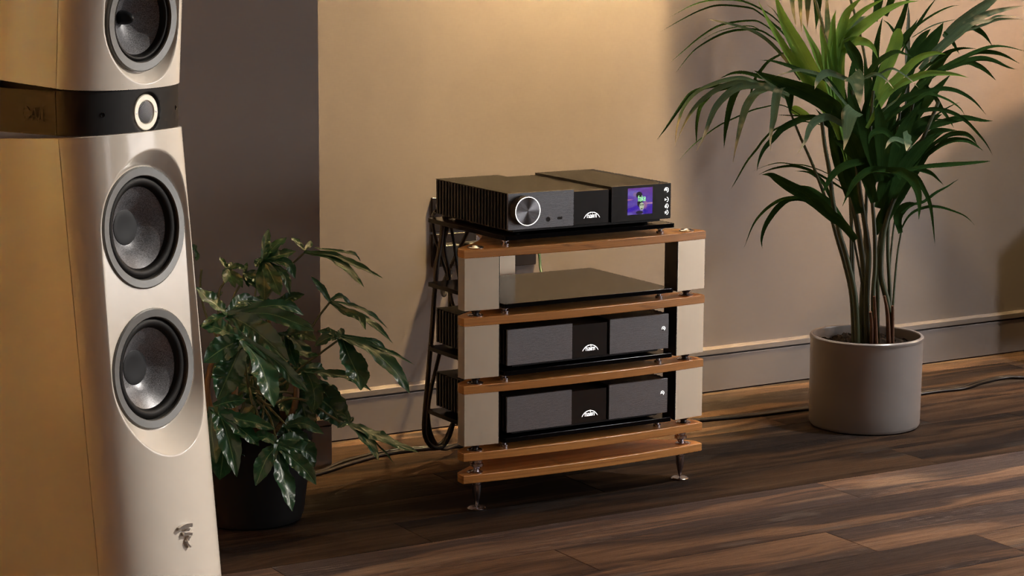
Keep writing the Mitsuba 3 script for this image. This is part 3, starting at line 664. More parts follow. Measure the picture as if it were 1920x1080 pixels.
def driver(key, mat4, r_ring, r_in, r_cone, r_cap, depth, bullet, label):
    tf = lambda m: (m.apply_transform(mat4), m)[1]
    add(key, tf(lathe([(r_in, -.012), (r_in, .0015), (r_in + .0015, .0035), (r_ring - .0025, .0045), (r_ring, .0028), (r_ring, -.004)], n=96, ring=True)), 'driver_ring', smooth=35, label=label)
    s = np.linspace(0, np.pi, 12); rm, rw = (r_in + r_cone) / 2, (r_in - r_cone) / 2
    prof = [(r_in + .001, -.012)] + [(rm + rw * math.cos(q), -.011 + .0095 * math.sin(q)) for q in s] + [(r_cone - .001, -.014)]
    add(key + '__surround', tf(rings([np.c_[r * np.cos(A96), r * np.sin(A96), np.full(96, z)] for r, z in prof], caps=False)), 'housing_black', smooth=True, label='black rubber surround')
    cone = [(r_cone, -.013), (r_cone * .8, -.013 - .28 * (depth - .013)), (r_cone * .6, -.013 - .62 * (depth - .013)), (r_cap * .95, -depth), (r_cap * .3, -depth - .002)]
    add(key + '__cone', tf(rings([np.c_[r * np.cos(A96), r * np.sin(A96), np.full(96, z)] for r, z in cone], caps=False)), 'cone_weave', smooth=True, label='speckled grey cone')
    if bullet:
        cap = [(r_cap, -depth), (r_cap * .98, -depth + .010), (r_cap * .86, -depth + .018), (r_cap * .6, -depth + .0245), (r_cap * .3, -depth + .028), (0, -depth + .029)]
    else:
        cap = [(r_cap, -depth), (r_cap * .96, -depth + .0022), (r_cap * .6, -depth + .0012), (0, -depth + .0008)]
    add(key + '__dust_cap', tf(rings([np.c_[max(r, 1e-5) * np.cos(A96), max(r, 1e-5) * np.sin(A96), np.full(96, z)] for r, z in cap], caps=False)), 'dust_cap', smooth=True, label='black dust cap')
A96 = np.linspace(0, 2 * np.pi, 96, endpoint=False)
def loudspeaker(shift, label):
    key = num('loudspeaker')
    tag(key, label, 'loudspeaker')
    S = np.eye(4); S[:3, 3] = shift
    put = lambda m, f: (m.apply_transform(S @ f), m)[1]
    # lower cabinet
    e, depth_back = .080, .46
    delta = lambda t: .052 - .0275 * (t + .32)
    Wlow = lambda t: .1572 - .0022 * (t + .425) / .84
    T0, T1 = -.428, .4395
    pockets = [(0.0, SPK_S, SPK_R + .0022, .0002, 1.1)]
    front = curved_front(Wlow, e, delta, T0, T1, pockets, [(0, 0, .098), (0, SPK_S, .098)], 420)
    fr = key + '__lower_cabinet'
    def sides(t):
        w, d0 = Wlow(t), e - delta(t)
        return [(-w + .0022, d0), (-w + .0022, d0 + .0012), (-w + .0006, d0 + .0022), (-w * .988, d0 + .10), (-w * .93, d0 + .22), (-w * .80, depth_back - .06), (-w * .66, depth_back), (w * .66, depth_back), (w * .80, depth_back - .06), (w * .93, d0 + .22), (w * .985, d0 + .10), (w - .0006, d0 + .0022), (w - .0022, d0 + .0012), (w - .0022, d0)]
    def crown(t, ins=0.0):
        w = Wlow(t) - ins; b = np.linspace(-np.pi / 2, np.pi / 2, 25)
        return [(w * math.sin(q), float(baffle_depth(w * math.sin(q), t, w, e, delta(t) - ins, []))) for q in b] + [(w * .985, e - delta(t) + .10), (w * .93, e - delta(t) + .22), (w * .66, depth_back), (-w * .66, depth_back), (-w * .93, e - delta(t) + .22), (-w * .985, e - delta(t) + .10)]
    add(fr, put(front, LOW), 'lacquer', smooth=True, label='glossy ivory front of the lower cabinet')
    add(key + '__side_panel', put(shell(sides, T0, T1, 2), LOW), 'lacquer', smooth=30, label='glossy ivory sides of the lower cabinet')
    add(key + '__lower_cabinet__top_edge', put(rings([[[l, t, -d] for l, d in crown(t, i)] for t, i in ((T1 + .0016, .004), (T1 + .0010, .0012), (T1 - .0005, .0))], True), LOW), 'lacquer', smooth=30)
    for i, t in enumerate((0.0, SPK_S)):
        driver(key + '__woofer' + ('' if i == 0 else '_001'), S @ LOW @ trimesh.transformations.translation_matrix([0, t, -.001]), SPK_R, .0955, .0765, .0335, .046, False, 'grey trimmed bass driver')
    # emblem near the foot of the front
    em = [[(485, 325), (560, 268), (650, 230), (740, 214), (808, 212), (800, 296), (700, 305), (610, 335), (522, 388)],
          [(600, 402), (640, 362), (700, 340), (750, 335), (720, 372), (690, 408)], [(580, 436), (680, 428), (790, 442), (776, 505), (680, 500), (580, 512)],
          [(690, 522), (760, 520), (725, 560), (700, 600), (680, 640), (662, 600), (672, 550)], [(650, 615), (668, 690), (735, 775), (712, 800), (675, 760), (645, 700), (636, 650)]]
    ms = []
    for poly in em:
        P = [((x - 645) / 13.5 / 640 + ((0)), (505 - y) / 13.5 / 930 - .000354 * (x - 645) / 13.5) for x, y in poly]
        ms.append(prism(Polygon(P).buffer(0), 0, .0065))
    m = trimesh.util.concatenate(ms); m.apply_translation([-.006, -.3110, delta(-.3110) + .0004])
    add(key + '__emblem', put(m, LOW), 'emblem_face', label='raised cream maker emblem')
    # plinth under the cabinet
    base = SC - SU * .43
    PLF = frame_matrix(np.array([base[0], base[1], 0]), VN, SL, VU)
    def plinth(ins): return [(-.158 + ins, .04), (-.150 + ins, -.03 + ins), (-.115, -.055 + ins), (.0, -.062 + ins), (.115, -.055 + ins), (.150 - ins, -.03 + ins), (.158 - ins, .04), (.150 - ins, .44 - ins), (-.150 + ins, .44 - ins)]
    add(key + '__plinth', put(rings([[[l, z, -d] for l, d in plinth(i)][::-1] for z, i in ((.0225, .004), (.0235, .001), (.0400, .001), (.0415, .004))], True), PLF), 'black_glass', smooth=30, label='black gloss plinth')
    for l, d in ((-.125, -.01), (.125, -.01), (-.125, .39), (.125, .39)):
        m = lathe([(0, 0), (.016, 0), (.018, .004), (.008, .007), (.008, .012), (.014, .016), (.014, .024), (0, .024)], n=32)
        m.apply_transform(np.array([[1, 0, 0, l], [0, 0, 1, 0], [0, -1, 0, -d], [0, 0, 0, 1.]]))
        add(num(key + '__foot'), put(m, PLF), 'chrome', smooth=35)
    # tweeter band
    tb = SC + SU * .4405
    hb = .0805
    BAND = frame_matrix(tb, VN, SL, VU)
    Wb = lambda t: .1530 + 0 * t
    db = .0255
    bandf = curved_front(Wb, e, lambda t: db + 0 * t, .0008, hb, [(.0360, .0360, .034, -.020, 2.0)], [], 60, 110)
    add(key + '__tweeter_band', put(bandf, BAND), 'housing_black', smooth=True, label='black tweeter housing')
    def bsides(t):
        w, d0 = .1530, e - db
        return [(-w + .0022, d0), (-w + .0022, d0 + .0012), (-w + .0006, d0 + .0022), (-w * .988, d0 + .10), (-w * .93, d0 + .22), (-w * .80, .40), (-w * .66, .43), (w * .66, .43), (w * .80, .40), (w * .93, d0 + .22), (w * .985, d0 + .10), (w - .0006, d0 + .0022), (w - .0022, d0 + .0012), (w - .0022, d0)]
    add(key + '__tweeter_band__side', put(shell(bsides, .0008, hb), BAND), 'housing_black', smooth=30)
    t = meshkit.text_mesh('FOCAL', .024, .0006)
    t.apply_translation([-t.bounds[:, 0].mean(), 0, 0])
    sd = np.array([-.985, 0, -.16]); sd /= np.linalg.norm(sd); al = np.array([-.035, 0, 1.]); al -= sd * (al @ sd); al /= np.linalg.norm(al)
    tm = np.eye(4); tm[:3, 0], tm[:3, 1], tm[:3, 2], tm[:3, 3] = al, [0, 1, 0], sd, [-.1528 * .99 - .0006, .026, -(e - db + .075)]
    t.apply_transform(tm)
    add(key + '__tweeter_band__lettering', put(t, BAND), 'housing_black', label='raised black lettering FOCAL')
    TW = BAND @ trimesh.transformations.translation_matrix([0.0, .0360, .0195])
    add(key + '__tweeter', put(lathe([(.0205, -.002), (.0205, .0015), (.0225, .0030), (.0315, .0030), (.0330, .0018), (.0330, -.004)], n=64, ring=True), TW), 'tweeter_ring', smooth=35, label='cream tweeter ring')
    cap = [(.0206, -.004), (.0190, -.0025), (.0150, .0015), (.010, .0035), (.005, .0043), (0, .0045)]
    add(key + '__tweeter__dome', put(rings([np.c_[max(r, 1e-5) * np.cos(A96), max(r, 1e-5) * np.sin(A96), np.full(96, z - .004)] for r, z in cap], caps=False), TW), 'tweeter_dome', smooth=True, label='bronze metal dome')
    bars = []
    zz = lambda x, y: .0012 + .0045 * (1 - (x * x + y * y) / .0206 ** 2)
    for ang in (38, -38):
        c, s = math.cos(math.radians(ang)), math.sin(math.radians(ang))
        for o in np.linspace(-.0186, .0186, 13):
            h = math.sqrt(max(.0206 ** 2 - o * o, 1e-9)); q = np.linspace(-h, h, 7)
            bars.append(tube([(-s * o + c * a, c * o + s * a, zz(-s * o + c * a, c * o + s * a)) for a in q], .00062, 5, 1))
    add(key + '__tweeter__grille', put(trimesh.util.concatenate(bars), TW), 'mesh_metal', smooth=True, label='fine metal mesh')
    for x in (-.0268, .0268):
        m = lathe([(0, 0), (.0017, 0), (.0015, .0009), (0, .0011)], n=16); m.apply_translation([x, 0, .0030])
        add(num(key + '__tweeter__screw'), put(m, TW), 'chrome', smooth=40)
    for l, tz in ((-.1010, .0375), (.1010, .0375)):
        d = float(baffle_depth(np.array(l), np.array(tz), .1530, e, db, []))
        m = lathe([(.0020, -.001), (.0020, .0006), (.0042, .0009), (.0046, -.0005)], n=24, ring=True)
        ang = math.radians(28) * np.sign(l)
        rot = trimesh.transformations.rotation_matrix(ang, [0, 1, 0]); rot[:3, 3] = [l, tz, -d + .0004]
        m.apply_transform(rot)
        add(num(key + '__grille_socket'), put(m, BAND), 'black_glass', smooth=35)
    # head with the midrange driver
    HEAD = frame_matrix(tb + VU * (hb + .0004), UN, SL, UU)
    dh, hh = .0285, .33
    RM = .0945; tm_ = .1235
    headf = curved_front(lambda t: .1545 + 0 * t, e, lambda t: dh + 0 * t, .0008, hh, [(tm_, tm_ + .03, RM + .003, -.004, 1.5)], [(0, tm_, .078)], 200)
    add(key + '__head', put(headf, HEAD), 'lacquer', smooth=True, label='glossy ivory front of the upper cabinet')
    def hsides(t):
        w, d0 = .1545, e - dh
        return [(-w + .0022, d0), (-w + .0022, d0 + .0012), (-w + .0006, d0 + .0022), (-w * .988, d0 + .10), (-w * .93, d0 + .22), (-w * .80, .38), (-w * .66, .41), (w * .66, .41), (w * .80, .38), (w * .93, d0 + .22), (w * .985, d0 + .10), (w - .0006, d0 + .0022), (w - .0022, d0 + .0012), (w - .0022, d0)]
    add(key + '__head__side', put(shell(hsides, .0008, hh), HEAD), 'lacquer', smooth=30)
    cap = [[l, hh, -d] for l, d in hsides(hh)]
    b = np.linspace(np.pi / 2, -np.pi / 2, 31)[1:-1]
    front_line = [[.1545 * math.sin(q), hh, -float(baffle_depth(np.array(.1545 * math.sin(q)), np.array(hh), .1545, e, dh, []))] for q in b]
    P2 = np.array(cap + front_line); P2[:, 1] = 0
    m = prism(Polygon(P2[:, [0, 2]]).buffer(0), 0, .003); m.apply_transform(np.array([[1, 0, 0, 0], [0, 0, 1, hh - .001], [0, 1, 0, 0], [0, 0, 0, 1.]]))
    add(key + '__head__top', put(m, HEAD), 'lacquer', smooth=30)
    driver(key + '__midrange', S @ HEAD @ trimesh.transformations.translation_matrix([0, tm_, .0085]), RM, .0765, .0655, .0130, .050, True, 'grey trimmed midrange driver')
    return key
loudspeaker((0, 0, 0), 'tall glossy ivory floorstanding loudspeaker with grey ringed drivers beside the leafy plant')

# ------------------------------------------------------------------ plants
PALM_LEAFLETS = [
["m",0.006,[[0.878,0.444,1.029],[0.853,0.479,1.062],[0.808,0.53,1.092],[0.756,0.581,1.094],[0.718,0.622,1.081],[0.673,0.665,1.048]]],
["m",0.0045,[[0.872,0.447,1.022],[0.833,0.492,1.064],[0.819,0.52,1.076],[0.766,0.573,1.081],[0.733,0.611,1.067],[0.7,0.648,1.042],[0.661,0.689,1.009]]],
["m",0.006,[[0.876,0.439,0.995],[0.835,0.478,1.036],[0.809,0.504,1.043],[0.752,0.546,1.031],[0.713,0.575,1.003],[0.679,0.599,0.968],[0.646,0.623,0.931]]],
["m",0.0038,[[0.874,0.437,0.981],[0.835,0.481,1.016],[0.815,0.513,1.029],[0.764,0.561,1.016],[0.726,0.599,0.989]]],
["m",0.0068,[[0.874,0.437,0.981],[0.828,0.475,1.018],[0.787,0.504,1.02],[0.755,0.525,1.013],[0.721,0.546,0.995],[0.681,0.569,0.963],[0.638,0.588,0.905]]],
["a",0.0136,[[0.872,0.364,0.897],[0.847,0.382,0.94],[0.804,0.411,0.994],[0.758,0.437,1.025],[0.689,0.475,1.045],[0.664,0.482,1.05]]],
["a",0.0159,[[0.813,0.331,0.85],[0.772,0.355,0.876],[0.752,0.362,0.885],[0.711,0.383,0.904],[0.673,0.398,0.902],[0.629,0.413,0.889],[0.589,0.425,0.868],[0.557,0.429,0.834],[0.534,0.424,0.786],[0.522,0.414,0.741]]],
["a",0.0144,[[0.802,0.339,0.86],[0.758,0.371,0.887],[0.716,0.397,0.894],[0.677,0.419,0.886],[0.64,0.437,0.863],[0.608,0.45,0.833],[0.584,0.458,0.796],[0.558,0.463,0.742]]],
["m",0.0091,[[0.796,0.444,0.894],[0.69,0.506,0.876],[0.656,0.528,0.863],[0.639,0.538,0.844],[0.617,0.549,0.808],[0.594,0.56,0.77],[0.575,0.571,0.74]]],
["a",0.0197,[[0.797,0.321,0.873],[0.759,0.339,0.886],[0.722,0.351,0.888],[0.686,0.361,0.887],[0.651,0.367,0.872],[0.614,0.37,0.839],[0.59,0.365,0.803],[0.568,0.357,0.765],[0.542,0.352,0.73]]],
["m",0.0121,[[0.796,0.443,0.888],[0.732,0.483,0.873],[0.705,0.503,0.863],[0.689,0.515,0.844],[0.677,0.526,0.822],[0.671,0.53,0.787],[0.671,0.532,0.756],[0.672,0.532,0.722]]],
["m",0.0181,[[0.807,0.413,0.889],[0.759,0.447,0.889],[0.744,0.46,0.87],[0.732,0.468,0.835],[0.725,0.473,0.794],[0.722,0.477,0.758],[0.721,0.479,0.719]]],
["a",0.0227,[[0.789,0.3,0.864],[0.746,0.321,0.881],[0.722,0.323,0.879],[0.697,0.322,0.869],[0.67,0.319,0.84],[0.65,0.31,0.805],[0.63,0.298,0.767],[0.606,0.285,0.706]]],
["m",0.006,[[0.896,0.391,0.805],[0.859,0.422,0.829],[0.82,0.45,0.822],[0.795,0.471,0.812],[0.764,0.493,0.794],[0.732,0.517,0.774],[0.699,0.539,0.745],[0.672,0.558,0.716],[0.645,0.576,0.679]]],
["m",0.0121,[[0.866,0.422,0.873],[0.837,0.452,0.893],[0.797,0.491,0.909],[0.773,0.518,0.908],[0.75,0.542,0.894]]],
["m",0.0091,[[0.91,0.438,0.974],[0.858,0.47,0.943],[0.838,0.486,0.914],[0.831,0.497,0.897],[0.822,0.504,0.856],[0.823,0.511,0.838]]],
["a",0.0242,[[0.828,0.264,0.858],[0.785,0.285,0.889],[0.755,0.288,0.892],[0.735,0.28,0.874],[0.719,0.267,0.844],[0.703,0.251,0.812],[0.685,0.237,0.78],[0.67,0.218,0.737]]],
["m",0.0272,[[0.805,0.322,0.902],[0.804,0.325,0.884],[0.809,0.325,0.854],[0.813,0.324,0.815]]],
["m",0.0393,[[0.927,0.214,0.784],[0.891,0.234,0.824],[0.874,0.235,0.838],[0.823,0.257,0.871],[0.771,0.278,0.892],[0.724,0.294,0.911],[0.682,0.307,0.93]]],
["a",0.0212,[[0.796,0.31,0.873],[0.767,0.321,0.89],[0.737,0.33,0.909],[0.708,0.337,0.927]]],
["a",0.0121,[[0.901,0.205,0.839],[0.868,0.229,0.886],[0.849,0.239,0.912],[0.835,0.243,0.92],[0.803,0.257,0.929],[0.778,0.265,0.93],[0.752,0.271,0.924],[0.724,0.279,0.916]]],
["m",0.0151,[[0.917,0.203,0.819],[0.889,0.223,0.865],[0.86,0.242,0.905],[0.811,0.267,0.925],[0.774,0.283,0.94],[0.736,0.3,0.952],[0.704,0.31,0.955]]],
["a",0.0197,[[0.913,0.223,0.905],[0.872,0.238,0.922],[0.849,0.236,0.922],[0.829,0.23,0.914],[0.81,0.22,0.901],[0.795,0.207,0.886]]],
["m",0.006,[[0.977,0.338,0.786],[0.958,0.359,0.796],[0.927,0.386,0.8],[0.897,0.414,0.801],[0.861,0.446,0.802]]],
["m",0.0166,[[0.932,0.304,0.776],[0.899,0.326,0.802],[0.872,0.339,0.802],[0.847,0.348,0.793],[0.815,0.359,0.776],[0.793,0.363,0.754],[0.767,0.369,0.727],[0.75,0.368,0.698],[0.74,0.363,0.669]]],
["m",0.0076,[[0.934,0.339,0.78],[0.886,0.377,0.789],[0.835,0.412,0.769],[0.812,0.431,0.741],[0.801,0.443,0.718],[0.78,0.46,0.682],[0.759,0.475,0.634],[0.751,0.487,0.611]]],
["a",0.0197,[[0.884,0.182,0.789],[0.844,0.2,0.814],[0.819,0.201,0.816],[0.791,0.2,0.807],[0.769,0.193,0.79],[0.749,0.182,0.762],[0.721,0.174,0.733]]],
["y",0.0214,[[0.95,0.415,0.792],[0.939,0.423,0.798],[0.922,0.435,0.811],[0.907,0.445,0.817]]],
["m",0.0045,[[0.987,0.301,0.623],[0.945,0.339,0.657],[0.907,0.371,0.674],[0.881,0.396,0.677],[0.856,0.419,0.68],[0.834,0.44,0.673],[0.806,0.464,0.658]]],
["m",0.0076,[[0.986,0.299,0.609],[0.944,0.333,0.642],[0.909,0.362,0.664],[0.88,0.385,0.674],[0.856,0.403,0.672],[0.829,0.423,0.664],[0.804,0.44,0.65]]],
["m",0.0136,[[0.946,0.291,0.564],[0.934,0.309,0.602],[0.926,0.324,0.632],[0.914,0.339,0.649],[0.897,0.357,0.66],[0.874,0.376,0.662]]],
["m",0.0302,[[0.956,0.225,0.496],[0.928,0.245,0.536],[0.903,0.259,0.558],[0.874,0.277,0.588],[0.842,0.294,0.612],[0.807,0.313,0.633],[0.779,0.327,0.652],[0.761,0.333,0.663],[0.739,0.339,0.664]]],
["m",0.0242,[[0.96,0.262,0.519],[0.93,0.293,0.577],[0.905,0.316,0.603],[0.882,0.337,0.621],[0.854,0.358,0.627]]],
["m",0.0106,[[0.909,0.266,0.563],[0.861,0.299,0.599],[0.834,0.313,0.603],[0.801,0.329,0.599],[0.772,0.34,0.584],[0.745,0.348,0.561],[0.722,0.352,0.531],[0.698,0.352,0.48]]],
["m",0.0151,[[0.909,0.267,0.569],[0.855,0.306,0.596],[0.82,0.328,0.598],[0.796,0.341,0.579],[0.776,0.349,0.552],[0.762,0.354,0.525],[0.754,0.355,0.495],[0.755,0.352,0.472]]],
["m",0.0212,[[1.018,0.172,0.662],[0.974,0.192,0.698],[0.93,0.2,0.698],[0.888,0.203,0.689],[0.852,0.2,0.669],[0.825,0.189,0.645],[0.803,0.176,0.628]]],
["m",0.0227,[[1.008,0.119,0.661],[0.98,0.125,0.679],[0.943,0.131,0.686],[0.908,0.131,0.683],[0.872,0.128,0.664],[0.843,0.119,0.64],[0.812,0.107,0.605]]],
["s",0.0106,[[1.003,0.114,0.685],[0.981,0.121,0.681],[0.954,0.128,0.678],[0.924,0.137,0.677]]],
["a",0.0423,[[0.89,0.163,0.835],[0.869,0.157,0.827],[0.851,0.141,0.809],[0.831,0.121,0.78],[0.806,0.102,0.743]]],
["a",0.0438,[[0.888,0.181,0.921],[0.886,0.164,0.916],[0.877,0.143,0.903],[0.864,0.12,0.876],[0.848,0.096,0.847]]],
["a",0.0302,[[1.0,0.087,0.778],[0.984,0.076,0.77],[0.969,0.058,0.761],[0.951,0.038,0.74]]],
["m",0.0242,[[0.956,0.119,0.687],[0.973,0.095,0.685],[0.973,0.077,0.684],[0.98,0.05,0.669],[0.98,0.024,0.642],[0.968,0.002,0.611],[0.951,-0.017,0.577]]],
["m",0.0121,[[0.974,0.12,0.686],[0.996,0.096,0.681],[1.014,0.071,0.671],[1.02,0.048,0.642],[1.022,0.026,0.61],[1.016,0.006,0.568],[1.007,-0.016,0.509]]],
["m",0.0166,[[0.996,0.187,0.672],[1.051,0.152,0.677],[1.093,0.125,0.686],[1.133,0.098,0.691],[1.174,0.07,0.695],[1.21,0.045,0.7],[1.225,0.032,0.703]]],
["m",0.0121,[[1.077,0.2,0.683],[1.112,0.179,0.675],[1.132,0.169,0.669],[1.15,0.16,0.659],[1.172,0.145,0.633]]],
["m",0.0272,[[1.107,0.23,0.503],[1.101,0.236,0.536],[1.104,0.232,0.559],[1.119,0.22,0.576],[1.135,0.205,0.583]]],
["m",0.0091,[[1.1,0.221,0.556],[1.129,0.211,0.577],[1.156,0.2,0.585],[1.187,0.191,0.607],[1.217,0.181,0.623],[1.247,0.172,0.642]]],
["m",0.0076,[[1.11,0.23,0.515],[1.127,0.227,0.543],[1.147,0.22,0.56],[1.175,0.206,0.57],[1.2,0.193,0.57],[1.229,0.176,0.561],[1.26,0.157,0.546],[1.281,0.141,0.522]]],
["y",0.0179,[[0.963,0.205,0.783],[0.983,0.199,0.819],[1.009,0.192,0.862],[1.036,0.181,0.89],[1.074,0.162,0.909],[1.105,0.145,0.92],[1.136,0.127,0.921],[1.166,0.108,0.918],[1.193,0.091,0.91]]],
["y",0.0214,[[0.985,0.203,0.843],[1.01,0.193,0.883],[1.033,0.181,0.906],[1.056,0.168,0.932],[1.072,0.159,0.951],[1.095,0.145,0.966],[1.117,0.129,0.972],[1.135,0.113,0.969]]],
["m",0.0136,[[1.009,0.251,0.798],[1.05,0.238,0.826],[1.097,0.222,0.857],[1.152,0.2,0.869],[1.191,0.187,0.876],[1.227,0.174,0.871],[1.259,0.162,0.855],[1.283,0.154,0.836],[1.307,0.145,0.808]]],
["m",0.0136,[[0.998,0.225,0.753],[1.031,0.215,0.793],[1.073,0.199,0.828],[1.106,0.186,0.849],[1.132,0.177,0.865],[1.158,0.163,0.86],[1.187,0.146,0.846],[1.208,0.133,0.828],[1.219,0.127,0.81]]],
["m",0.0136,[[1.187,0.256,0.887],[1.197,0.243,0.87],[1.209,0.227,0.846],[1.218,0.211,0.817],[1.228,0.195,0.793],[1.233,0.183,0.775]]],
["m",0.0106,[[1.015,0.233,0.724],[1.048,0.225,0.763],[1.08,0.217,0.791],[1.116,0.206,0.812],[1.152,0.194,0.823],[1.187,0.18,0.823],[1.221,0.164,0.811],[1.251,0.15,0.789],[1.278,0.136,0.758],[1.298,0.128,0.733],[1.313,0.122,0.706]]],
["m",0.0166,[[1.053,0.257,0.72],[1.101,0.24,0.759],[1.137,0.228,0.782],[1.179,0.212,0.794],[1.22,0.194,0.795]]],
["m",0.0181,[[1.064,0.228,0.729],[1.106,0.213,0.754],[1.148,0.197,0.775],[1.19,0.181,0.789],[1.236,0.163,0.8],[1.261,0.155,0.8],[1.294,0.142,0.794],[1.321,0.133,0.792]]],
["m",0.0317,[[1.121,0.231,0.678],[1.162,0.221,0.729],[1.19,0.215,0.754],[1.215,0.208,0.765],[1.253,0.193,0.766]]],
["m",0.0136,[[1.147,0.221,0.705],[1.204,0.195,0.746],[1.23,0.182,0.759],[1.257,0.165,0.759],[1.273,0.154,0.747],[1.281,0.146,0.732]]],
["m",0.0197,[[1.139,0.221,0.678],[1.194,0.197,0.725],[1.224,0.182,0.741],[1.256,0.163,0.742],[1.275,0.149,0.732],[1.294,0.135,0.716]]],
["m",0.0045,[[1.185,0.267,0.755],[1.222,0.254,0.792],[1.242,0.248,0.808],[1.27,0.238,0.825],[1.294,0.229,0.835]]],
["m",0.0363,[[1.14,0.265,0.915],[1.174,0.258,0.957],[1.201,0.253,0.986],[1.226,0.25,1.015],[1.245,0.25,1.041]]],
["m",0.0272,[[1.154,0.282,0.921],[1.171,0.281,0.958],[1.187,0.279,0.985],[1.204,0.277,1.007],[1.222,0.272,1.024]]],
["a",0.0212,[[1.17,0.249,0.922],[1.201,0.238,0.963],[1.236,0.223,0.997],[1.272,0.208,1.03],[1.307,0.192,1.052],[1.341,0.174,1.068],[1.382,0.152,1.079],[1.416,0.133,1.086]]],
["a",0.0136,[[1.182,0.222,0.944],[1.211,0.207,0.978],[1.243,0.189,1.01],[1.275,0.17,1.041],[1.304,0.147,1.048],[1.325,0.13,1.061],[1.377,0.091,1.057]]],
["a",0.0302,[[1.257,0.259,1.002],[1.28,0.246,1.027],[1.321,0.222,1.063],[1.362,0.198,1.099],[1.396,0.178,1.133]]],
["m",0.0136,[[1.274,0.228,1.017],[1.306,0.211,1.028],[1.32,0.202,1.023],[1.335,0.19,1.008],[1.348,0.177,0.983]]],
["m",0.0121,[[1.231,0.231,1.018],[1.248,0.223,0.999],[1.26,0.221,0.982],[1.274,0.217,0.96]]],
["m",0.0121,[[1.124,0.245,0.883],[1.172,0.228,0.929],[1.199,0.22,0.949],[1.226,0.21,0.966],[1.254,0.199,0.975],[1.273,0.193,0.977],[1.301,0.181,0.975]]],
["m",0.0151,[[1.134,0.216,0.884],[1.179,0.196,0.919],[1.213,0.179,0.94],[1.247,0.162,0.958],[1.272,0.15,0.971],[1.306,0.132,0.983],[1.338,0.112,0.983],[1.381,0.084,0.971]]],
["m",0.0106,[[1.216,0.189,0.935],[1.268,0.158,0.966],[1.298,0.136,0.97],[1.326,0.111,0.963],[1.355,0.082,0.942]]],
["m",0.0151,[[1.154,0.227,0.883],[1.2,0.206,0.918],[1.243,0.185,0.939],[1.276,0.167,0.95],[1.301,0.152,0.952],[1.325,0.137,0.945],[1.348,0.12,0.932],[1.367,0.108,0.925]]],
["m",0.0136,[[1.222,0.206,0.923],[1.268,0.184,0.941],[1.293,0.17,0.934],[1.315,0.158,0.919],[1.336,0.144,0.895]]],
["m",0.0272,[[1.134,0.255,0.841],[1.181,0.238,0.899],[1.207,0.228,0.929],[1.228,0.22,0.956],[1.253,0.209,0.974]]],
["m",0.0091,[[1.165,0.318,0.96],[1.19,0.313,1.009],[1.208,0.307,1.034],[1.233,0.299,1.072],[1.255,0.291,1.103]]],
["m",0.0076,[[1.16,0.312,0.974],[1.187,0.298,1.021],[1.21,0.28,1.047],[1.235,0.259,1.068],[1.258,0.238,1.082],[1.269,0.22,1.085]]],
["a",0.0038,[[1.193,0.309,1.001],[1.229,0.287,1.027],[1.257,0.264,1.041],[1.293,0.235,1.051]]],
["a",0.0076,[[1.266,0.209,1.015],[1.311,0.179,1.035],[1.336,0.158,1.049],[1.357,0.137,1.053],[1.391,0.105,1.051]]],
["y",0.0339,[[0.975,0.284,0.68],[0.948,0.314,0.782],[0.918,0.333,0.829],[0.889,0.353,0.884],[0.856,0.374,0.94],[0.833,0.386,0.98],[0.812,0.396,1.016],[0.793,0.403,1.05],[0.771,0.416,1.099]]],
["y",0.0447,[[0.975,0.284,0.68],[0.968,0.307,0.802],[0.94,0.326,0.85],[0.909,0.346,0.897],[0.887,0.359,0.94],[0.868,0.37,0.98],[0.849,0.38,1.016],[0.832,0.388,1.052],[0.82,0.393,1.085],[0.808,0.397,1.12]]],
["y",0.0322,[[0.976,0.286,0.694],[0.965,0.301,0.775],[0.948,0.316,0.843],[0.931,0.326,0.898],[0.91,0.337,0.943],[0.895,0.341,0.978],[0.878,0.346,1.011],[0.863,0.35,1.044]]],
["y",0.0286,[[0.976,0.286,0.694],[0.965,0.301,0.775],[0.951,0.314,0.843],[0.938,0.322,0.898],[0.927,0.327,0.943],[0.919,0.328,0.98],[0.909,0.328,1.011],[0.902,0.326,1.042]]],
["y",0.0304,[[0.976,0.286,0.694],[0.965,0.301,0.775],[0.951,0.314,0.843],[0.943,0.322,0.911],[0.939,0.324,0.965],[0.938,0.322,1.01],[0.937,0.318,1.048],[0.938,0.31,1.074]]],
["y",0.0304,[[0.976,0.286,0.694],[0.966,0.303,0.775],[0.957,0.317,0.856],[0.951,0.326,0.924],[0.953,0.326,0.972],[0.96,0.321,1.01],[0.968,0.315,1.048],[0.975,0.307,1.072],[0.987,0.294,1.092],[0.997,0.281,1.104]]],
["y",0.0232,[[0.976,0.286,0.694],[0.965,0.302,0.775],[0.957,0.333,0.951],[0.962,0.33,0.992],[0.972,0.32,1.019],[0.993,0.304,1.051],[1.015,0.286,1.077],[1.037,0.266,1.095],[1.055,0.247,1.108]]],
["y",0.0339,[[0.976,0.286,0.694],[0.966,0.303,0.775],[0.96,0.328,0.924],[0.972,0.324,0.975],[0.987,0.312,1.004],[1.014,0.293,1.033],[1.044,0.272,1.062],[1.072,0.25,1.082],[1.097,0.229,1.095],[1.12,0.206,1.099]]],
["a",0.0197,[[0.973,0.321,0.992],[0.998,0.321,1.021],[1.027,0.322,1.049],[1.058,0.318,1.059]]],
["y",0.0304,[[0.976,0.286,0.694],[0.965,0.302,0.775],[0.969,0.326,0.951],[0.978,0.317,0.978],[0.982,0.308,0.989],[0.995,0.292,0.997],[1.012,0.271,0.992],[1.019,0.254,0.978],[1.021,0.237,0.952]]],
["m",0.0181,[[1.053,0.285,0.869],[1.061,0.295,0.923],[1.069,0.304,0.963],[1.081,0.311,1.008],[1.098,0.317,1.055]]],
["m",0.0091,[[1.155,0.263,0.949],[1.139,0.288,0.996],[1.13,0.306,1.016],[1.125,0.323,1.035],[1.118,0.339,1.047]]],
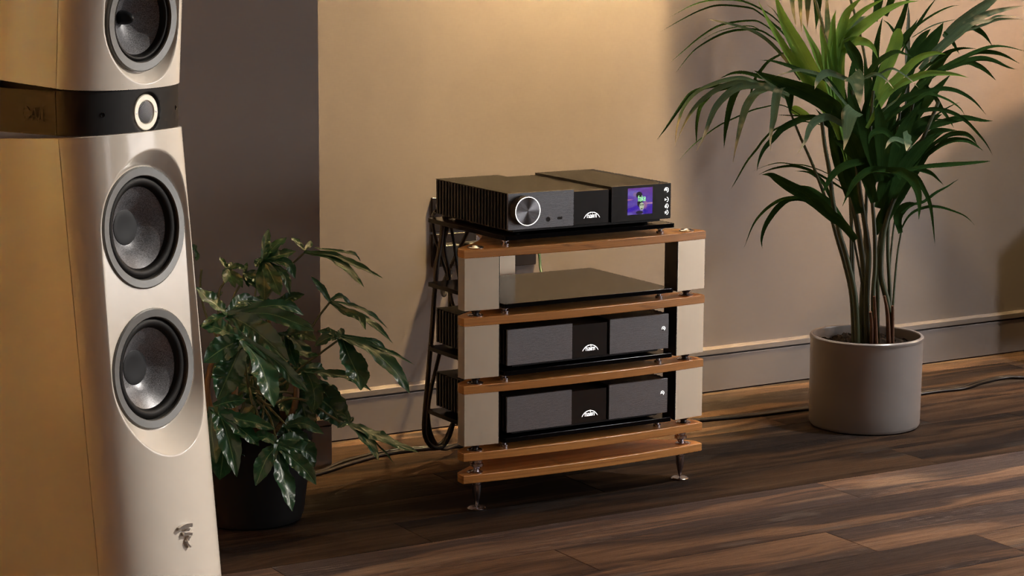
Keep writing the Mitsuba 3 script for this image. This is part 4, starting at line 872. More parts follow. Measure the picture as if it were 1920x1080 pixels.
["m",0.0197,[[1.093,0.313,0.893],[1.111,0.312,0.948],[1.127,0.31,0.982],[1.142,0.308,1.019],[1.156,0.306,1.053],[1.168,0.306,1.089],[1.179,0.306,1.125]]],
["y",0.0357,[[1.018,0.252,0.832],[1.04,0.25,0.892],[1.062,0.246,0.942],[1.073,0.245,0.966],[1.084,0.243,0.996],[1.092,0.245,1.029]]],
["m",0.0151,[[1.066,0.28,0.883],[1.091,0.275,0.937],[1.12,0.268,0.991],[1.136,0.263,1.015],[1.149,0.258,1.03],[1.162,0.254,1.051]]],
["s",0.0166,[[1.16,0.28,0.685],[1.175,0.301,0.822],[1.187,0.319,0.932],[1.195,0.33,0.989],[1.205,0.341,1.05],[1.211,0.35,1.085]]],
["m",0.0197,[[0.928,0.209,0.885],[0.951,0.197,0.915],[0.972,0.185,0.945],[0.992,0.171,0.965],[1.01,0.156,0.975],[1.026,0.139,0.97],[1.038,0.123,0.963]]],
["a",0.0076,[[0.953,0.199,0.908],[0.975,0.18,0.92],[0.996,0.159,0.934],[1.008,0.138,0.927],[1.022,0.112,0.908],[1.031,0.089,0.887]]],
["a",0.0121,[[0.923,0.203,0.899],[0.944,0.181,0.916],[0.952,0.16,0.922],[0.959,0.134,0.911],[0.963,0.107,0.889]]],
["a",0.0181,[[1.011,0.558,1.3],[0.989,0.564,1.245],[0.979,0.562,1.175],[0.983,0.553,1.12],[0.986,0.546,1.064],[0.993,0.539,1.02]]],
["a",0.0166,[[1.026,0.551,1.307],[1.008,0.553,1.245],[1.001,0.548,1.176],[1.003,0.541,1.12],[1.003,0.536,1.064],[1.004,0.53,1.006]]],
["a",0.0242,[[1.054,0.557,1.307],[1.039,0.556,1.245],[1.032,0.549,1.175],[1.031,0.542,1.12],[1.028,0.537,1.071],[1.024,0.532,1.019]]],
["m",0.0333,[[1.072,0.546,1.301],[1.061,0.543,1.245],[1.054,0.536,1.176],[1.052,0.529,1.12],[1.049,0.523,1.064],[1.043,0.52,1.017]]],
["a",0.0181,[[1.04,0.461,0.886],[1.047,0.47,0.955],[1.051,0.478,1.01],[1.053,0.488,1.065],[1.058,0.499,1.135]]],
["a",0.0045,[[0.933,0.445,0.959],[0.917,0.461,0.989],[0.909,0.471,1.016],[0.897,0.483,1.042],[0.883,0.496,1.069],[0.864,0.511,1.088]]],
["m",0.006,[[0.95,0.444,0.945],[0.929,0.463,0.979],[0.903,0.485,1.013],[0.875,0.508,1.047],[0.86,0.524,1.081]]],
["m",0.0302,[[0.95,0.277,0.997],[0.954,0.267,0.981],[0.961,0.253,0.958],[0.964,0.239,0.929],[0.963,0.227,0.9]]],
["m",0.0181,[[0.995,0.233,0.786],[1.023,0.226,0.813],[1.057,0.216,0.836],[1.091,0.205,0.855],[1.143,0.184,0.87]]],
["a",0.0076,[[1.007,0.208,0.815],[1.019,0.198,0.833],[1.036,0.183,0.851],[1.046,0.172,0.873]]],
["m",0.0197,[[1.014,0.13,0.74],[0.99,0.133,0.761],[0.961,0.134,0.781],[0.929,0.131,0.781],[0.904,0.121,0.77],[0.886,0.103,0.754]]],
["a",0.0166,[[1.031,0.109,0.741],[1.007,0.112,0.754],[0.979,0.113,0.762],[0.955,0.107,0.757],[0.933,0.096,0.741]]],
["m",0.0302,[[1.093,0.454,1.135],[1.118,0.44,1.205],[1.147,0.417,1.26],[1.186,0.38,1.288]]],
["m",0.0272,[[1.093,0.49,1.204],[1.12,0.494,1.273],[1.143,0.502,1.343],[1.158,0.515,1.412]]],
["m",0.0272,[[1.078,0.505,1.232],[1.062,0.522,1.301],[1.032,0.542,1.356],[0.981,0.57,1.39]]],
["m",0.0242,[[1.046,0.535,1.287],[1.013,0.574,1.321],[0.974,0.614,1.321],[0.931,0.649,1.279]]],
["m",0.0302,[[1.093,0.342,1.043],[1.101,0.334,1.125],[1.099,0.326,1.207],[1.082,0.324,1.288]]],
["m",0.0272,[[1.118,0.33,1.057],[1.157,0.318,1.152],[1.205,0.294,1.221],[1.268,0.254,1.255]]],
["m",0.0393,[[0.965,0.168,0.598],[0.954,0.196,0.677],[0.939,0.227,0.749],[0.919,0.258,0.801]]],
["m",0.0423,[[0.981,0.168,0.651],[0.97,0.188,0.717],[0.955,0.209,0.783],[0.939,0.231,0.85]]],
["m",0.0393,[[0.981,0.159,0.665],[0.988,0.171,0.731],[0.99,0.186,0.797],[0.987,0.207,0.87]]],
["m",0.0393,[[1.016,0.173,0.662],[1.041,0.177,0.728],[1.071,0.179,0.788],[1.114,0.174,0.847]]],
["m",0.0363,[[0.98,0.191,0.703],[0.969,0.21,0.753],[0.945,0.235,0.788],[0.913,0.265,0.818]]],
["m",0.0453,[[1.029,0.178,0.606],[1.065,0.181,0.665],[1.111,0.18,0.718],[1.167,0.173,0.764]]],
["m",0.0393,[[1.068,0.188,0.658],[1.104,0.188,0.704],[1.152,0.184,0.747],[1.2,0.178,0.767]]],
["m",0.0393,[[1.066,0.209,0.697],[1.099,0.208,0.747],[1.144,0.201,0.787],[1.196,0.188,0.81]]],
["m",0.0333,[[0.987,0.214,0.659],[0.971,0.238,0.706],[0.95,0.264,0.731],[0.926,0.291,0.748]]],
["m",0.0363,[[1.068,0.256,0.761],[1.09,0.26,0.821],[1.12,0.261,0.875],[1.16,0.255,0.922]]],
["m",0.0363,[[1.019,0.261,0.763],[1.032,0.271,0.823],[1.051,0.28,0.883],[1.072,0.287,0.939]]],
["m",0.0333,[[1.005,0.296,0.774],[1.01,0.317,0.834],[1.021,0.338,0.894],[1.039,0.357,0.954]]],
["m",0.0302,[[1.158,0.3,0.781],[1.193,0.297,0.843],[1.232,0.291,0.89],[1.27,0.287,0.942]]],
["m",0.0302,[[1.161,0.281,0.755],[1.199,0.274,0.816],[1.236,0.264,0.861],[1.277,0.252,0.905]]],
["m",0.0453,[[1.043,0.226,0.531],[1.073,0.228,0.584],[1.111,0.227,0.638],[1.153,0.223,0.684],[1.207,0.215,0.736]]],
["m",0.0423,[[1.025,0.222,0.574],[1.054,0.23,0.64],[1.092,0.235,0.7],[1.147,0.231,0.757]]],
["m",0.0363,[[0.995,0.26,0.558],[0.991,0.291,0.638],[0.987,0.327,0.731],[0.993,0.356,0.804]]],
["m",0.0363,[[0.995,0.244,0.656],[1.011,0.268,0.749],[1.036,0.288,0.828],[1.07,0.303,0.895]]],
["m",0.0242,[[0.985,0.297,0.596],[0.974,0.326,0.677],[0.97,0.35,0.75],[0.971,0.373,0.824]]],
["m",0.0393,[[1.002,0.247,0.696],[0.997,0.272,0.763],[0.995,0.299,0.829],[0.995,0.322,0.882]]],
["m",0.0393,[[1.044,0.245,0.694],[1.066,0.254,0.761],[1.093,0.263,0.828],[1.127,0.269,0.895]]],
["m",0.0333,[[1.056,0.283,0.745],[1.061,0.303,0.812],[1.066,0.323,0.873],[1.068,0.35,0.947]]],
["m",0.0363,[[1.13,0.263,0.688],[1.151,0.27,0.756],[1.179,0.273,0.817],[1.218,0.27,0.878]]],
["m",0.0272,[[1.023,0.329,0.757],[1.011,0.35,0.811],[1.009,0.365,0.865],[1.014,0.38,0.933]]],
["m",0.0393,[[1.11,0.279,0.646],[1.124,0.287,0.714],[1.149,0.289,0.782],[1.183,0.286,0.851]]],
["m",0.0333,[[0.997,0.223,0.617],[1.017,0.233,0.683],[1.04,0.243,0.743],[1.073,0.247,0.796]]],
["m",0.0242,[[1.039,0.247,0.501],[1.059,0.252,0.541],[1.081,0.257,0.574],[1.101,0.267,0.613]]],
["m",0.0212,[[1.001,0.298,0.65],[0.991,0.327,0.717],[0.976,0.358,0.77],[0.951,0.395,0.817]]],
["m",0.03,[[0.93,0.66,1.4],[0.887,0.712,1.407],[0.859,0.747,1.312],[0.887,0.747,1.172]]],
["m",0.02,[[0.93,0.66,1.4],[0.87,0.71,1.434],[0.829,0.743,1.356],[0.839,0.743,1.268]]],
["m",0.02,[[0.8,0.705,1.5],[0.776,0.72,1.48],[0.759,0.73,1.367],[0.775,0.73,1.299]]],
["m",0.014,[[0.8,0.705,1.5],[0.75,0.718,1.483],[0.716,0.726,1.372],[0.728,0.726,1.318]]],
["m",0.032,[[0.93,0.66,1.4],[0.912,0.707,1.412],[0.9,0.739,1.319],[0.906,0.739,1.174]]],
["m",0.034,[[0.66,0.7,1.46],[0.687,0.703,1.436],[0.705,0.705,1.32],[0.71,0.705,1.2]]],
["m",0.036,[[0.66,0.7,1.46],[0.705,0.703,1.442],[0.735,0.705,1.33],[0.738,0.705,1.19]]],
["m",0.04,[[0.8,0.705,1.5],[0.782,0.705,1.458],[0.77,0.705,1.33],[0.765,0.705,1.19]]],
["m",0.04,[[0.8,0.705,1.5],[0.803,0.705,1.464],[0.805,0.705,1.34],[0.8,0.705,1.2]]],
["m",0.05,[[0.66,0.7,1.46],[0.675,0.693,1.456],[0.685,0.688,1.354],[0.69,0.688,1.186]]],
["m",0.05,[[0.66,0.7,1.46],[0.693,0.693,1.456],[0.715,0.688,1.354],[0.715,0.688,1.186]]],
["m",0.05,[[0.66,0.7,1.46],[0.711,0.693,1.456],[0.744,0.688,1.354],[0.744,0.688,1.194]]],
["m",0.04,[[0.66,0.7,1.46],[0.663,0.693,1.461],[0.664,0.688,1.362],[0.669,0.688,1.228]]]]
PALM_STEMS = [
[0.011,0.0055,[[1.026,0.261,0.232],[1.041,0.289,0.356],[1.062,0.316,0.491],[1.086,0.344,0.641],[1.11,0.371,0.791],[1.12,0.408,0.942],[1.107,0.458,1.094],[1.083,0.512,1.231],[1.025,0.576,1.314]]],
[0.0124,0.0055,[[0.967,0.232,0.242],[0.967,0.248,0.34],[0.958,0.267,0.421],[0.945,0.286,0.489],[0.928,0.312,0.584],[0.904,0.343,0.679],[0.88,0.369,0.753],[0.861,0.391,0.82]]],
[0.0151,0.0096,[[0.965,0.215,0.237],[0.964,0.23,0.343],[0.95,0.251,0.445],[0.936,0.265,0.506],[0.924,0.281,0.587],[0.918,0.293,0.669],[0.91,0.305,0.736],[0.905,0.313,0.797]]],
[0.0069,0.0055,[[0.985,0.244,0.255],[0.99,0.261,0.336],[0.988,0.276,0.39],[0.992,0.287,0.438],[0.999,0.298,0.498],[1.009,0.307,0.559],[1.01,0.325,0.633]]],
[0.0192,0.0124,[[0.997,0.237,0.236],[1.007,0.253,0.322],[1.019,0.265,0.403],[1.019,0.285,0.484],[1.014,0.31,0.579],[1.009,0.334,0.66],[1.005,0.361,0.769],[0.998,0.391,0.878]]],
[0.0165,0.011,[[0.994,0.214,0.237],[1.002,0.231,0.36],[1.012,0.24,0.449],[1.009,0.255,0.53],[1.003,0.272,0.611],[1.001,0.287,0.693],[0.999,0.301,0.774],[1.002,0.315,0.869]]],
[0.0124,0.0082,[[1.003,0.193,0.234],[1.003,0.207,0.343],[1.01,0.211,0.425],[1.012,0.219,0.507],[1.01,0.229,0.588],[1.008,0.239,0.669],[1.012,0.249,0.764],[1.024,0.256,0.872]]],
[0.011,0.0082,[[1.029,0.214,0.234],[1.039,0.231,0.336],[1.048,0.245,0.418],[1.062,0.255,0.499],[1.086,0.257,0.567],[1.112,0.26,0.648],[1.141,0.261,0.73],[1.169,0.269,0.838]]],
[0.0179,0.0096,[[1.053,0.175,0.239],[1.043,0.194,0.321],[1.032,0.213,0.402],[1.041,0.221,0.491],[1.06,0.221,0.565],[1.093,0.212,0.64],[1.138,0.2,0.735],[1.185,0.189,0.844]]],
[0.011,0.0069,[[1.059,0.194,0.245],[1.065,0.216,0.365],[1.069,0.231,0.446],[1.074,0.24,0.5],[1.086,0.251,0.581],[1.103,0.259,0.663],[1.118,0.268,0.744],[1.132,0.276,0.825]]],
[0.0069,0.0048,[[1.067,0.202,0.248],[1.081,0.219,0.314],[1.107,0.24,0.436],[1.128,0.252,0.5]]],
[0.0062,0.0041,[[1.068,0.21,0.253],[1.084,0.24,0.387],[1.105,0.259,0.481],[1.127,0.273,0.548],[1.15,0.282,0.602]]],
[0.0069,0.0048,[[1.002,0.228,0.284],[1.0,0.239,0.338],[0.992,0.267,0.46],[0.986,0.278,0.501],[0.963,0.3,0.542],[0.942,0.315,0.555]]],
[0.011,0.004,[[1.05,0.33,0.22],[1.06,0.4,0.7],[1.03,0.53,1.13],[0.93,0.66,1.4],[0.8,0.705,1.5],[0.66,0.7,1.46]]]]
PALM_SHEATHS = [[0.0124,0.0069,[[1.003,0.188,0.233],[0.99,0.18,0.293],[0.978,0.173,0.356]]],[0.0124,0.0069,[[1.041,0.178,0.254],[1.027,0.176,0.304],[1.013,0.175,0.354]]],[0.0096,0.0069,[[1.053,0.18,0.259],[1.047,0.18,0.302],[1.042,0.176,0.326]]],[0.011,0.0069,[[0.993,0.194,0.235],[0.981,0.183,0.279],[0.966,0.172,0.317]]]]
FATSIA_LEAVES = [
[[[-0.602,0.216,0.575],[-0.633,0.218,0.549],[-0.666,0.219,0.514],[-0.705,0.22,0.458],[-0.726,0.208,0.391]],[[0.0208,[[-0.602,0.217,0.578],[-0.55,0.178,0.572],[-0.505,0.138,0.548],[-0.467,0.102,0.524]]],[0.0266,[[-0.602,0.216,0.577],[-0.557,0.172,0.566],[-0.534,0.133,0.541],[-0.518,0.094,0.509]]],[0.0151,[[-0.582,0.206,0.585],[-0.529,0.182,0.576],[-0.499,0.175,0.569],[-0.484,0.176,0.552]]],[0.0139,[[-0.602,0.217,0.58],[-0.582,0.232,0.587],[-0.566,0.257,0.593]]],[0.0185,[[-0.602,0.217,0.579],[-0.61,0.235,0.596],[-0.615,0.253,0.604]]]]],
[[[-0.706,0.206,0.568],[-0.72,0.211,0.507],[-0.728,0.21,0.438],[-0.734,0.208,0.368]],[[0.0347,[[-0.706,0.206,0.568],[-0.716,0.179,0.529],[-0.73,0.147,0.49]]],[0.0324,[[-0.706,0.206,0.568],[-0.701,0.165,0.533],[-0.705,0.122,0.502]]],[0.0208,[[-0.706,0.206,0.568],[-0.675,0.167,0.539],[-0.674,0.138,0.499]]],[0.0255,[[-0.706,0.206,0.568],[-0.662,0.178,0.56],[-0.649,0.164,0.527]]],[0.0301,[[-0.706,0.206,0.568],[-0.668,0.2,0.576],[-0.629,0.198,0.581]]],[0.0324,[[-0.706,0.206,0.568],[-0.674,0.222,0.589],[-0.632,0.24,0.606]]],[0.0208,[[-0.706,0.206,0.568],[-0.689,0.227,0.597],[-0.669,0.254,0.625]]],[0.0162,[[-0.706,0.206,0.568],[-0.719,0.202,0.562],[-0.728,0.193,0.551]]]]],
[[[-0.763,0.259,0.543],[-0.774,0.26,0.516],[-0.784,0.263,0.495],[-0.788,0.254,0.436]],[[0.0151,[[-0.763,0.259,0.543],[-0.767,0.274,0.556],[-0.769,0.292,0.569]]],[0.0116,[[-0.763,0.259,0.543],[-0.755,0.271,0.55],[-0.742,0.285,0.556]]],[0.0174,[[-0.763,0.259,0.543],[-0.746,0.251,0.551],[-0.732,0.241,0.544]]],[0.0174,[[-0.763,0.259,0.543],[-0.755,0.231,0.528],[-0.756,0.202,0.51]]],[0.0162,[[-0.763,0.259,0.543],[-0.768,0.233,0.526],[-0.774,0.201,0.511]]],[0.0174,[[-0.763,0.259,0.543],[-0.777,0.24,0.531],[-0.792,0.213,0.52]]],[0.0116,[[-0.763,0.259,0.543],[-0.773,0.254,0.539],[-0.785,0.246,0.53]]]]],
[[[-0.726,0.259,0.532],[-0.739,0.254,0.509],[-0.756,0.251,0.483],[-0.77,0.243,0.436]],[[0.0116,[[-0.726,0.259,0.532],[-0.72,0.267,0.543],[-0.711,0.277,0.554]]],[0.0151,[[-0.726,0.259,0.532],[-0.709,0.249,0.534],[-0.695,0.239,0.53]]],[0.0232,[[-0.726,0.259,0.532],[-0.714,0.23,0.525],[-0.711,0.198,0.512]]],[0.0197,[[-0.726,0.259,0.532],[-0.725,0.229,0.517],[-0.727,0.195,0.507]]],[0.0127,[[-0.726,0.259,0.532],[-0.73,0.238,0.518],[-0.737,0.213,0.508]]]]],
[[[-0.782,0.294,0.481],[-0.784,0.273,0.457],[-0.782,0.246,0.413]],[[0.0093,[[-0.782,0.294,0.481],[-0.787,0.297,0.48],[-0.794,0.3,0.476]]],[0.0116,[[-0.782,0.294,0.481],[-0.774,0.29,0.486],[-0.765,0.286,0.491]]],[0.0104,[[-0.782,0.294,0.481],[-0.783,0.284,0.476],[-0.785,0.27,0.468]]],[0.0093,[[-0.782,0.294,0.481],[-0.782,0.305,0.485],[-0.781,0.319,0.489]]]]],
[[[-0.588,0.118,0.48],[-0.607,0.13,0.451],[-0.621,0.14,0.425],[-0.648,0.153,0.381],[-0.669,0.163,0.334]],[[0.0174,[[-0.588,0.118,0.48],[-0.601,0.131,0.507],[-0.619,0.148,0.534]]],[0.0232,[[-0.588,0.118,0.48],[-0.556,0.083,0.46],[-0.523,0.042,0.437],[-0.497,0.001,0.399]]],[0.0197,[[-0.588,0.118,0.48],[-0.57,0.079,0.461],[-0.557,0.037,0.455],[-0.563,0.0,0.433]]],[0.0174,[[-0.588,0.118,0.48],[-0.546,0.098,0.47],[-0.509,0.08,0.451],[-0.476,0.063,0.418]]],[0.0162,[[-0.588,0.118,0.48],[-0.561,0.119,0.488],[-0.533,0.118,0.461]]]]],
[[[-0.6,0.042,0.414],[-0.63,0.084,0.376],[-0.657,0.125,0.34],[-0.682,0.164,0.3]],[[0.0278,[[-0.599,0.042,0.416],[-0.624,0.057,0.415],[-0.65,0.069,0.396]]],[0.0185,[[-0.599,0.042,0.416],[-0.617,0.07,0.425],[-0.63,0.097,0.422]]],[0.0162,[[-0.599,0.042,0.416],[-0.589,0.063,0.42],[-0.577,0.09,0.425]]],[0.0579,[[-0.599,0.042,0.416],[-0.594,0.013,0.376],[-0.592,-0.019,0.345],[-0.6,-0.048,0.314]]],[0.0394,[[-0.599,0.042,0.416],[-0.552,-0.007,0.39],[-0.52,-0.055,0.348],[-0.507,-0.093,0.306]]],[0.0127,[[-0.599,0.042,0.416],[-0.552,0.011,0.399],[-0.509,-0.018,0.38],[-0.47,-0.047,0.355]]],[0.0139,[[-0.599,0.042,0.416],[-0.554,0.019,0.406],[-0.527,0.01,0.398],[-0.511,0.006,0.38]]]]],
[[[-0.82,0.137,0.469],[-0.795,0.182,0.413],[-0.767,0.224,0.345]],[[0.0579,[[-0.82,0.137,0.469],[-0.789,0.1,0.45],[-0.764,0.058,0.421],[-0.736,0.011,0.382]]],[0.0324,[[-0.82,0.137,0.469],[-0.747,0.094,0.471],[-0.697,0.06,0.452],[-0.665,0.038,0.435]]],[0.0278,[[-0.82,0.137,0.469],[-0.743,0.107,0.485],[-0.697,0.095,0.481],[-0.664,0.09,0.46]]],[0.0324,[[-0.82,0.137,0.469],[-0.793,0.15,0.485],[-0.764,0.166,0.49],[-0.721,0.175,0.481]]],[0.0417,[[-0.82,0.137,0.469],[-0.846,0.158,0.495],[-0.875,0.181,0.524]]],[0.0232,[[-0.82,0.137,0.469],[-0.855,0.126,0.462],[-0.894,0.107,0.449]]]]],
[[[-0.819,0.058,0.428],[-0.784,0.131,0.363],[-0.746,0.202,0.299]],[[0.0649,[[-0.819,0.058,0.428],[-0.849,0.05,0.376],[-0.871,0.037,0.348],[-0.896,0.023,0.314]]],[0.0556,[[-0.819,0.058,0.428],[-0.8,0.019,0.383],[-0.798,-0.015,0.342],[-0.801,-0.048,0.301]]],[0.0533,[[-0.819,0.058,0.428],[-0.861,0.065,0.412],[-0.907,0.067,0.385]]],[0.044,[[-0.819,0.058,0.428],[-0.847,0.084,0.443],[-0.869,0.107,0.453],[-0.889,0.128,0.451]]],[0.0278,[[-0.819,0.058,0.428],[-0.764,0.013,0.381],[-0.74,-0.012,0.348],[-0.716,-0.036,0.32]]]]],
[[[-0.638,0.143,0.329],[-0.67,0.16,0.317],[-0.702,0.176,0.3]],[[0.0278,[[-0.638,0.143,0.329],[-0.598,0.112,0.325],[-0.559,0.079,0.317],[-0.526,0.045,0.29]]],[0.0347,[[-0.638,0.143,0.329],[-0.615,0.143,0.332],[-0.594,0.144,0.318],[-0.579,0.15,0.301]]],[0.0394,[[-0.638,0.143,0.329],[-0.633,0.119,0.303],[-0.638,0.096,0.272],[-0.652,0.077,0.248]]],[0.0301,[[-0.638,0.143,0.329],[-0.659,0.157,0.334],[-0.675,0.164,0.323]]]]],
[[[-0.645,0.172,0.271],[-0.677,0.175,0.28],[-0.708,0.175,0.277]],[[0.0741,[[-0.645,0.173,0.277],[-0.606,0.148,0.265],[-0.579,0.126,0.239],[-0.567,0.111,0.2]]],[0.0463,[[-0.645,0.173,0.277],[-0.637,0.151,0.238],[-0.639,0.134,0.206],[-0.649,0.122,0.186]]],[0.0394,[[-0.645,0.173,0.277],[-0.606,0.161,0.287],[-0.572,0.151,0.273],[-0.553,0.147,0.245]]]]],
[[[-0.869,0.107,0.279],[-0.826,0.164,0.28],[-0.773,0.213,0.271]],[[0.051,[[-0.869,0.107,0.279],[-0.861,0.082,0.259],[-0.857,0.05,0.209],[-0.858,0.016,0.146]]],[0.0371,[[-0.869,0.107,0.279],[-0.831,0.079,0.257],[-0.795,0.056,0.248],[-0.761,0.033,0.233]]],[0.0417,[[-0.869,0.107,0.279],[-0.836,0.074,0.246],[-0.816,0.05,0.225],[-0.801,0.028,0.202]]],[0.0463,[[-0.869,0.107,0.279],[-0.882,0.091,0.242],[-0.888,0.067,0.202],[-0.893,0.042,0.173]]],[0.0301,[[-0.869,0.107,0.279],[-0.836,0.099,0.287],[-0.802,0.092,0.288]]]]],
[[[-0.585,0.033,0.226],[-0.594,0.048,0.226],[-0.611,0.07,0.238],[-0.628,0.093,0.253],[-0.652,0.12,0.269],[-0.678,0.146,0.27],[-0.71,0.172,0.254]],[[0.0417,[[-0.585,0.033,0.226],[-0.56,0.002,0.213],[-0.531,-0.034,0.197],[-0.481,-0.087,0.175]]],[0.029,[[-0.585,0.033,0.226],[-0.577,-0.0,0.212],[-0.572,-0.04,0.191],[-0.574,-0.079,0.167]]],[0.0104,[[-0.585,0.033,0.226],[-0.578,0.04,0.231],[-0.569,0.049,0.236]]],[0.0139,[[-0.585,0.033,0.226],[-0.6,0.031,0.226],[-0.618,0.028,0.22]]],[0.0232,[[-0.585,0.033,0.226],[-0.589,0.054,0.242],[-0.598,0.08,0.247]]],[0.0035,[[-0.553,0.01,0.207],[-0.547,-0.027,0.183],[-0.548,-0.065,0.174],[-0.55,-0.108,0.157]]]]],
[[[-0.767,0.008,0.207],[-0.738,0.087,0.215],[-0.712,0.169,0.231]],[[0.0324,[[-0.767,0.008,0.207],[-0.787,0.033,0.222],[-0.817,0.063,0.213]]],[0.0394,[[-0.767,0.008,0.207],[-0.8,-0.003,0.18],[-0.834,-0.025,0.133]]],[0.044,[[-0.767,0.008,0.207],[-0.772,-0.016,0.164],[-0.773,-0.047,0.125],[-0.777,-0.08,0.083]]],[0.0371,[[-0.767,0.008,0.207],[-0.745,-0.016,0.179],[-0.726,-0.041,0.155],[-0.713,-0.063,0.127]]],[0.0417,[[-0.767,0.008,0.207],[-0.729,-0.008,0.194],[-0.706,-0.011,0.183],[-0.688,-0.012,0.162]]],[0.0301,[[-0.767,0.008,0.207],[-0.732,0.019,0.211],[-0.694,0.034,0.202]]]]],
[[[-0.716,0.076,0.229],[-0.709,0.12,0.234],[-0.706,0.168,0.243]],[[0.0301,[[-0.716,0.076,0.229],[-0.682,0.057,0.234],[-0.648,0.032,0.211]]],[0.044,[[-0.716,0.076,0.229],[-0.696,0.05,0.204],[-0.687,0.027,0.175],[-0.684,0.006,0.147]]],[0.0278,[[-0.716,0.076,0.229],[-0.729,0.065,0.207],[-0.748,0.051,0.183]]],[0.0255,[[-0.716,0.076,0.229],[-0.694,0.085,0.236],[-0.66,0.091,0.231]]]]],
[[[-0.668,0.257,0.459],[-0.688,0.228,0.432],[-0.714,0.201,0.391]],[[0.0255,[[-0.668,0.257,0.459],[-0.64,0.248,0.466],[-0.618,0.245,0.475],[-0.591,0.239,0.479]]],[0.0232,[[-0.668,0.257,0.459],[-0.639,0.238,0.45],[-0.623,0.225,0.436]]],[0.0278,[[-0.668,0.257,0.459],[-0.675,0.283,0.467],[-0.686,0.316,0.466]]]]],
[[[-0.672,0.155,0.409],[-0.689,0.172,0.382],[-0.709,0.187,0.334]],[[0.0347,[[-0.672,0.155,0.409],[-0.65,0.133,0.414],[-0.628,0.103,0.399]]],[0.0394,[[-0.672,0.155,0.409],[-0.658,0.131,0.392],[-0.651,0.107,0.373],[-0.636,0.079,0.371]]],[0.0301,[[-0.672,0.155,0.409],[-0.647,0.154,0.426],[-0.617,0.149,0.426]]],[0.0347,[[-0.672,0.155,0.409],[-0.677,0.131,0.376],[-0.678,0.1,0.346]]],[0.0278,[[-0.672,0.155,0.409],[-0.698,0.168,0.395],[-0.715,0.173,0.366]]]]],
[[[-0.693,0.223,0.266],[-0.71,0.2,0.249],[-0.728,0.176,0.22]],[[0.051,[[-0.693,0.223,0.266],[-0.664,0.203,0.249],[-0.647,0.186,0.215]]],[0.051,[[-0.693,0.223,0.266],[-0.695,0.207,0.228],[-0.708,0.193,0.184]]],[0.0463,[[-0.693,0.223,0.266],[-0.725,0.237,0.237],[-0.749,0.243,0.197]]],[0.0463,[[-0.693,0.223,0.266],[-0.667,0.223,0.294],[-0.636,0.221,0.309]]],[0.0463,[[-0.693,0.223,0.266],[-0.718,0.252,0.282],[-0.743,0.281,0.285]]]]],
[[[-0.713,0.304,0.314],[-0.726,0.248,0.289],[-0.74,0.19,0.254]],[[0.0533,[[-0.713,0.304,0.314],[-0.684,0.284,0.302],[-0.655,0.262,0.279]]],[0.0533,[[-0.713,0.304,0.314],[-0.732,0.307,0.273],[-0.75,0.31,0.232]]],[0.051,[[-0.713,0.304,0.314],[-0.695,0.3,0.349],[-0.682,0.299,0.384]]],[0.051,[[-0.713,0.304,0.314],[-0.749,0.325,0.314],[-0.781,0.34,0.29]]],[0.0463,[[-0.713,0.304,0.314],[-0.705,0.28,0.269],[-0.703,0.257,0.225]]]]],
[[[-0.617,0.272,0.328],[-0.665,0.227,0.311],[-0.713,0.178,0.277]],[[0.051,[[-0.617,0.272,0.328],[-0.593,0.255,0.311],[-0.581,0.241,0.276]]],[0.0463,[[-0.617,0.272,0.328],[-0.631,0.273,0.287],[-0.644,0.273,0.246]]],[0.0417,[[-0.617,0.272,0.328],[-0.627,0.294,0.356],[-0.625,0.311,0.383]]],[0.0347,[[-0.617,0.272,0.328],[-0.592,0.271,0.344],[-0.566,0.27,0.354]]]]],
[[[-0.825,0.262,0.549],[-0.824,0.271,0.507],[-0.81,0.267,0.436]],[[0.0139,[[-0.833,0.275,0.589],[-0.835,0.277,0.596],[-0.836,0.279,0.603]]],[0.0116,[[-0.833,0.275,0.589],[-0.831,0.271,0.578],[-0.833,0.27,0.566]]]]],
[[[-0.839,0.123,0.208],[-0.808,0.165,0.219],[-0.767,0.202,0.231]],[[0.051,[[-0.839,0.123,0.208],[-0.852,0.102,0.167],[-0.87,0.078,0.128]]],[0.0463,[[-0.839,0.123,0.208],[-0.807,0.1,0.191],[-0.784,0.081,0.163]]],[0.0417,[[-0.839,0.123,0.208],[-0.861,0.131,0.185],[-0.873,0.132,0.152]]]]]]

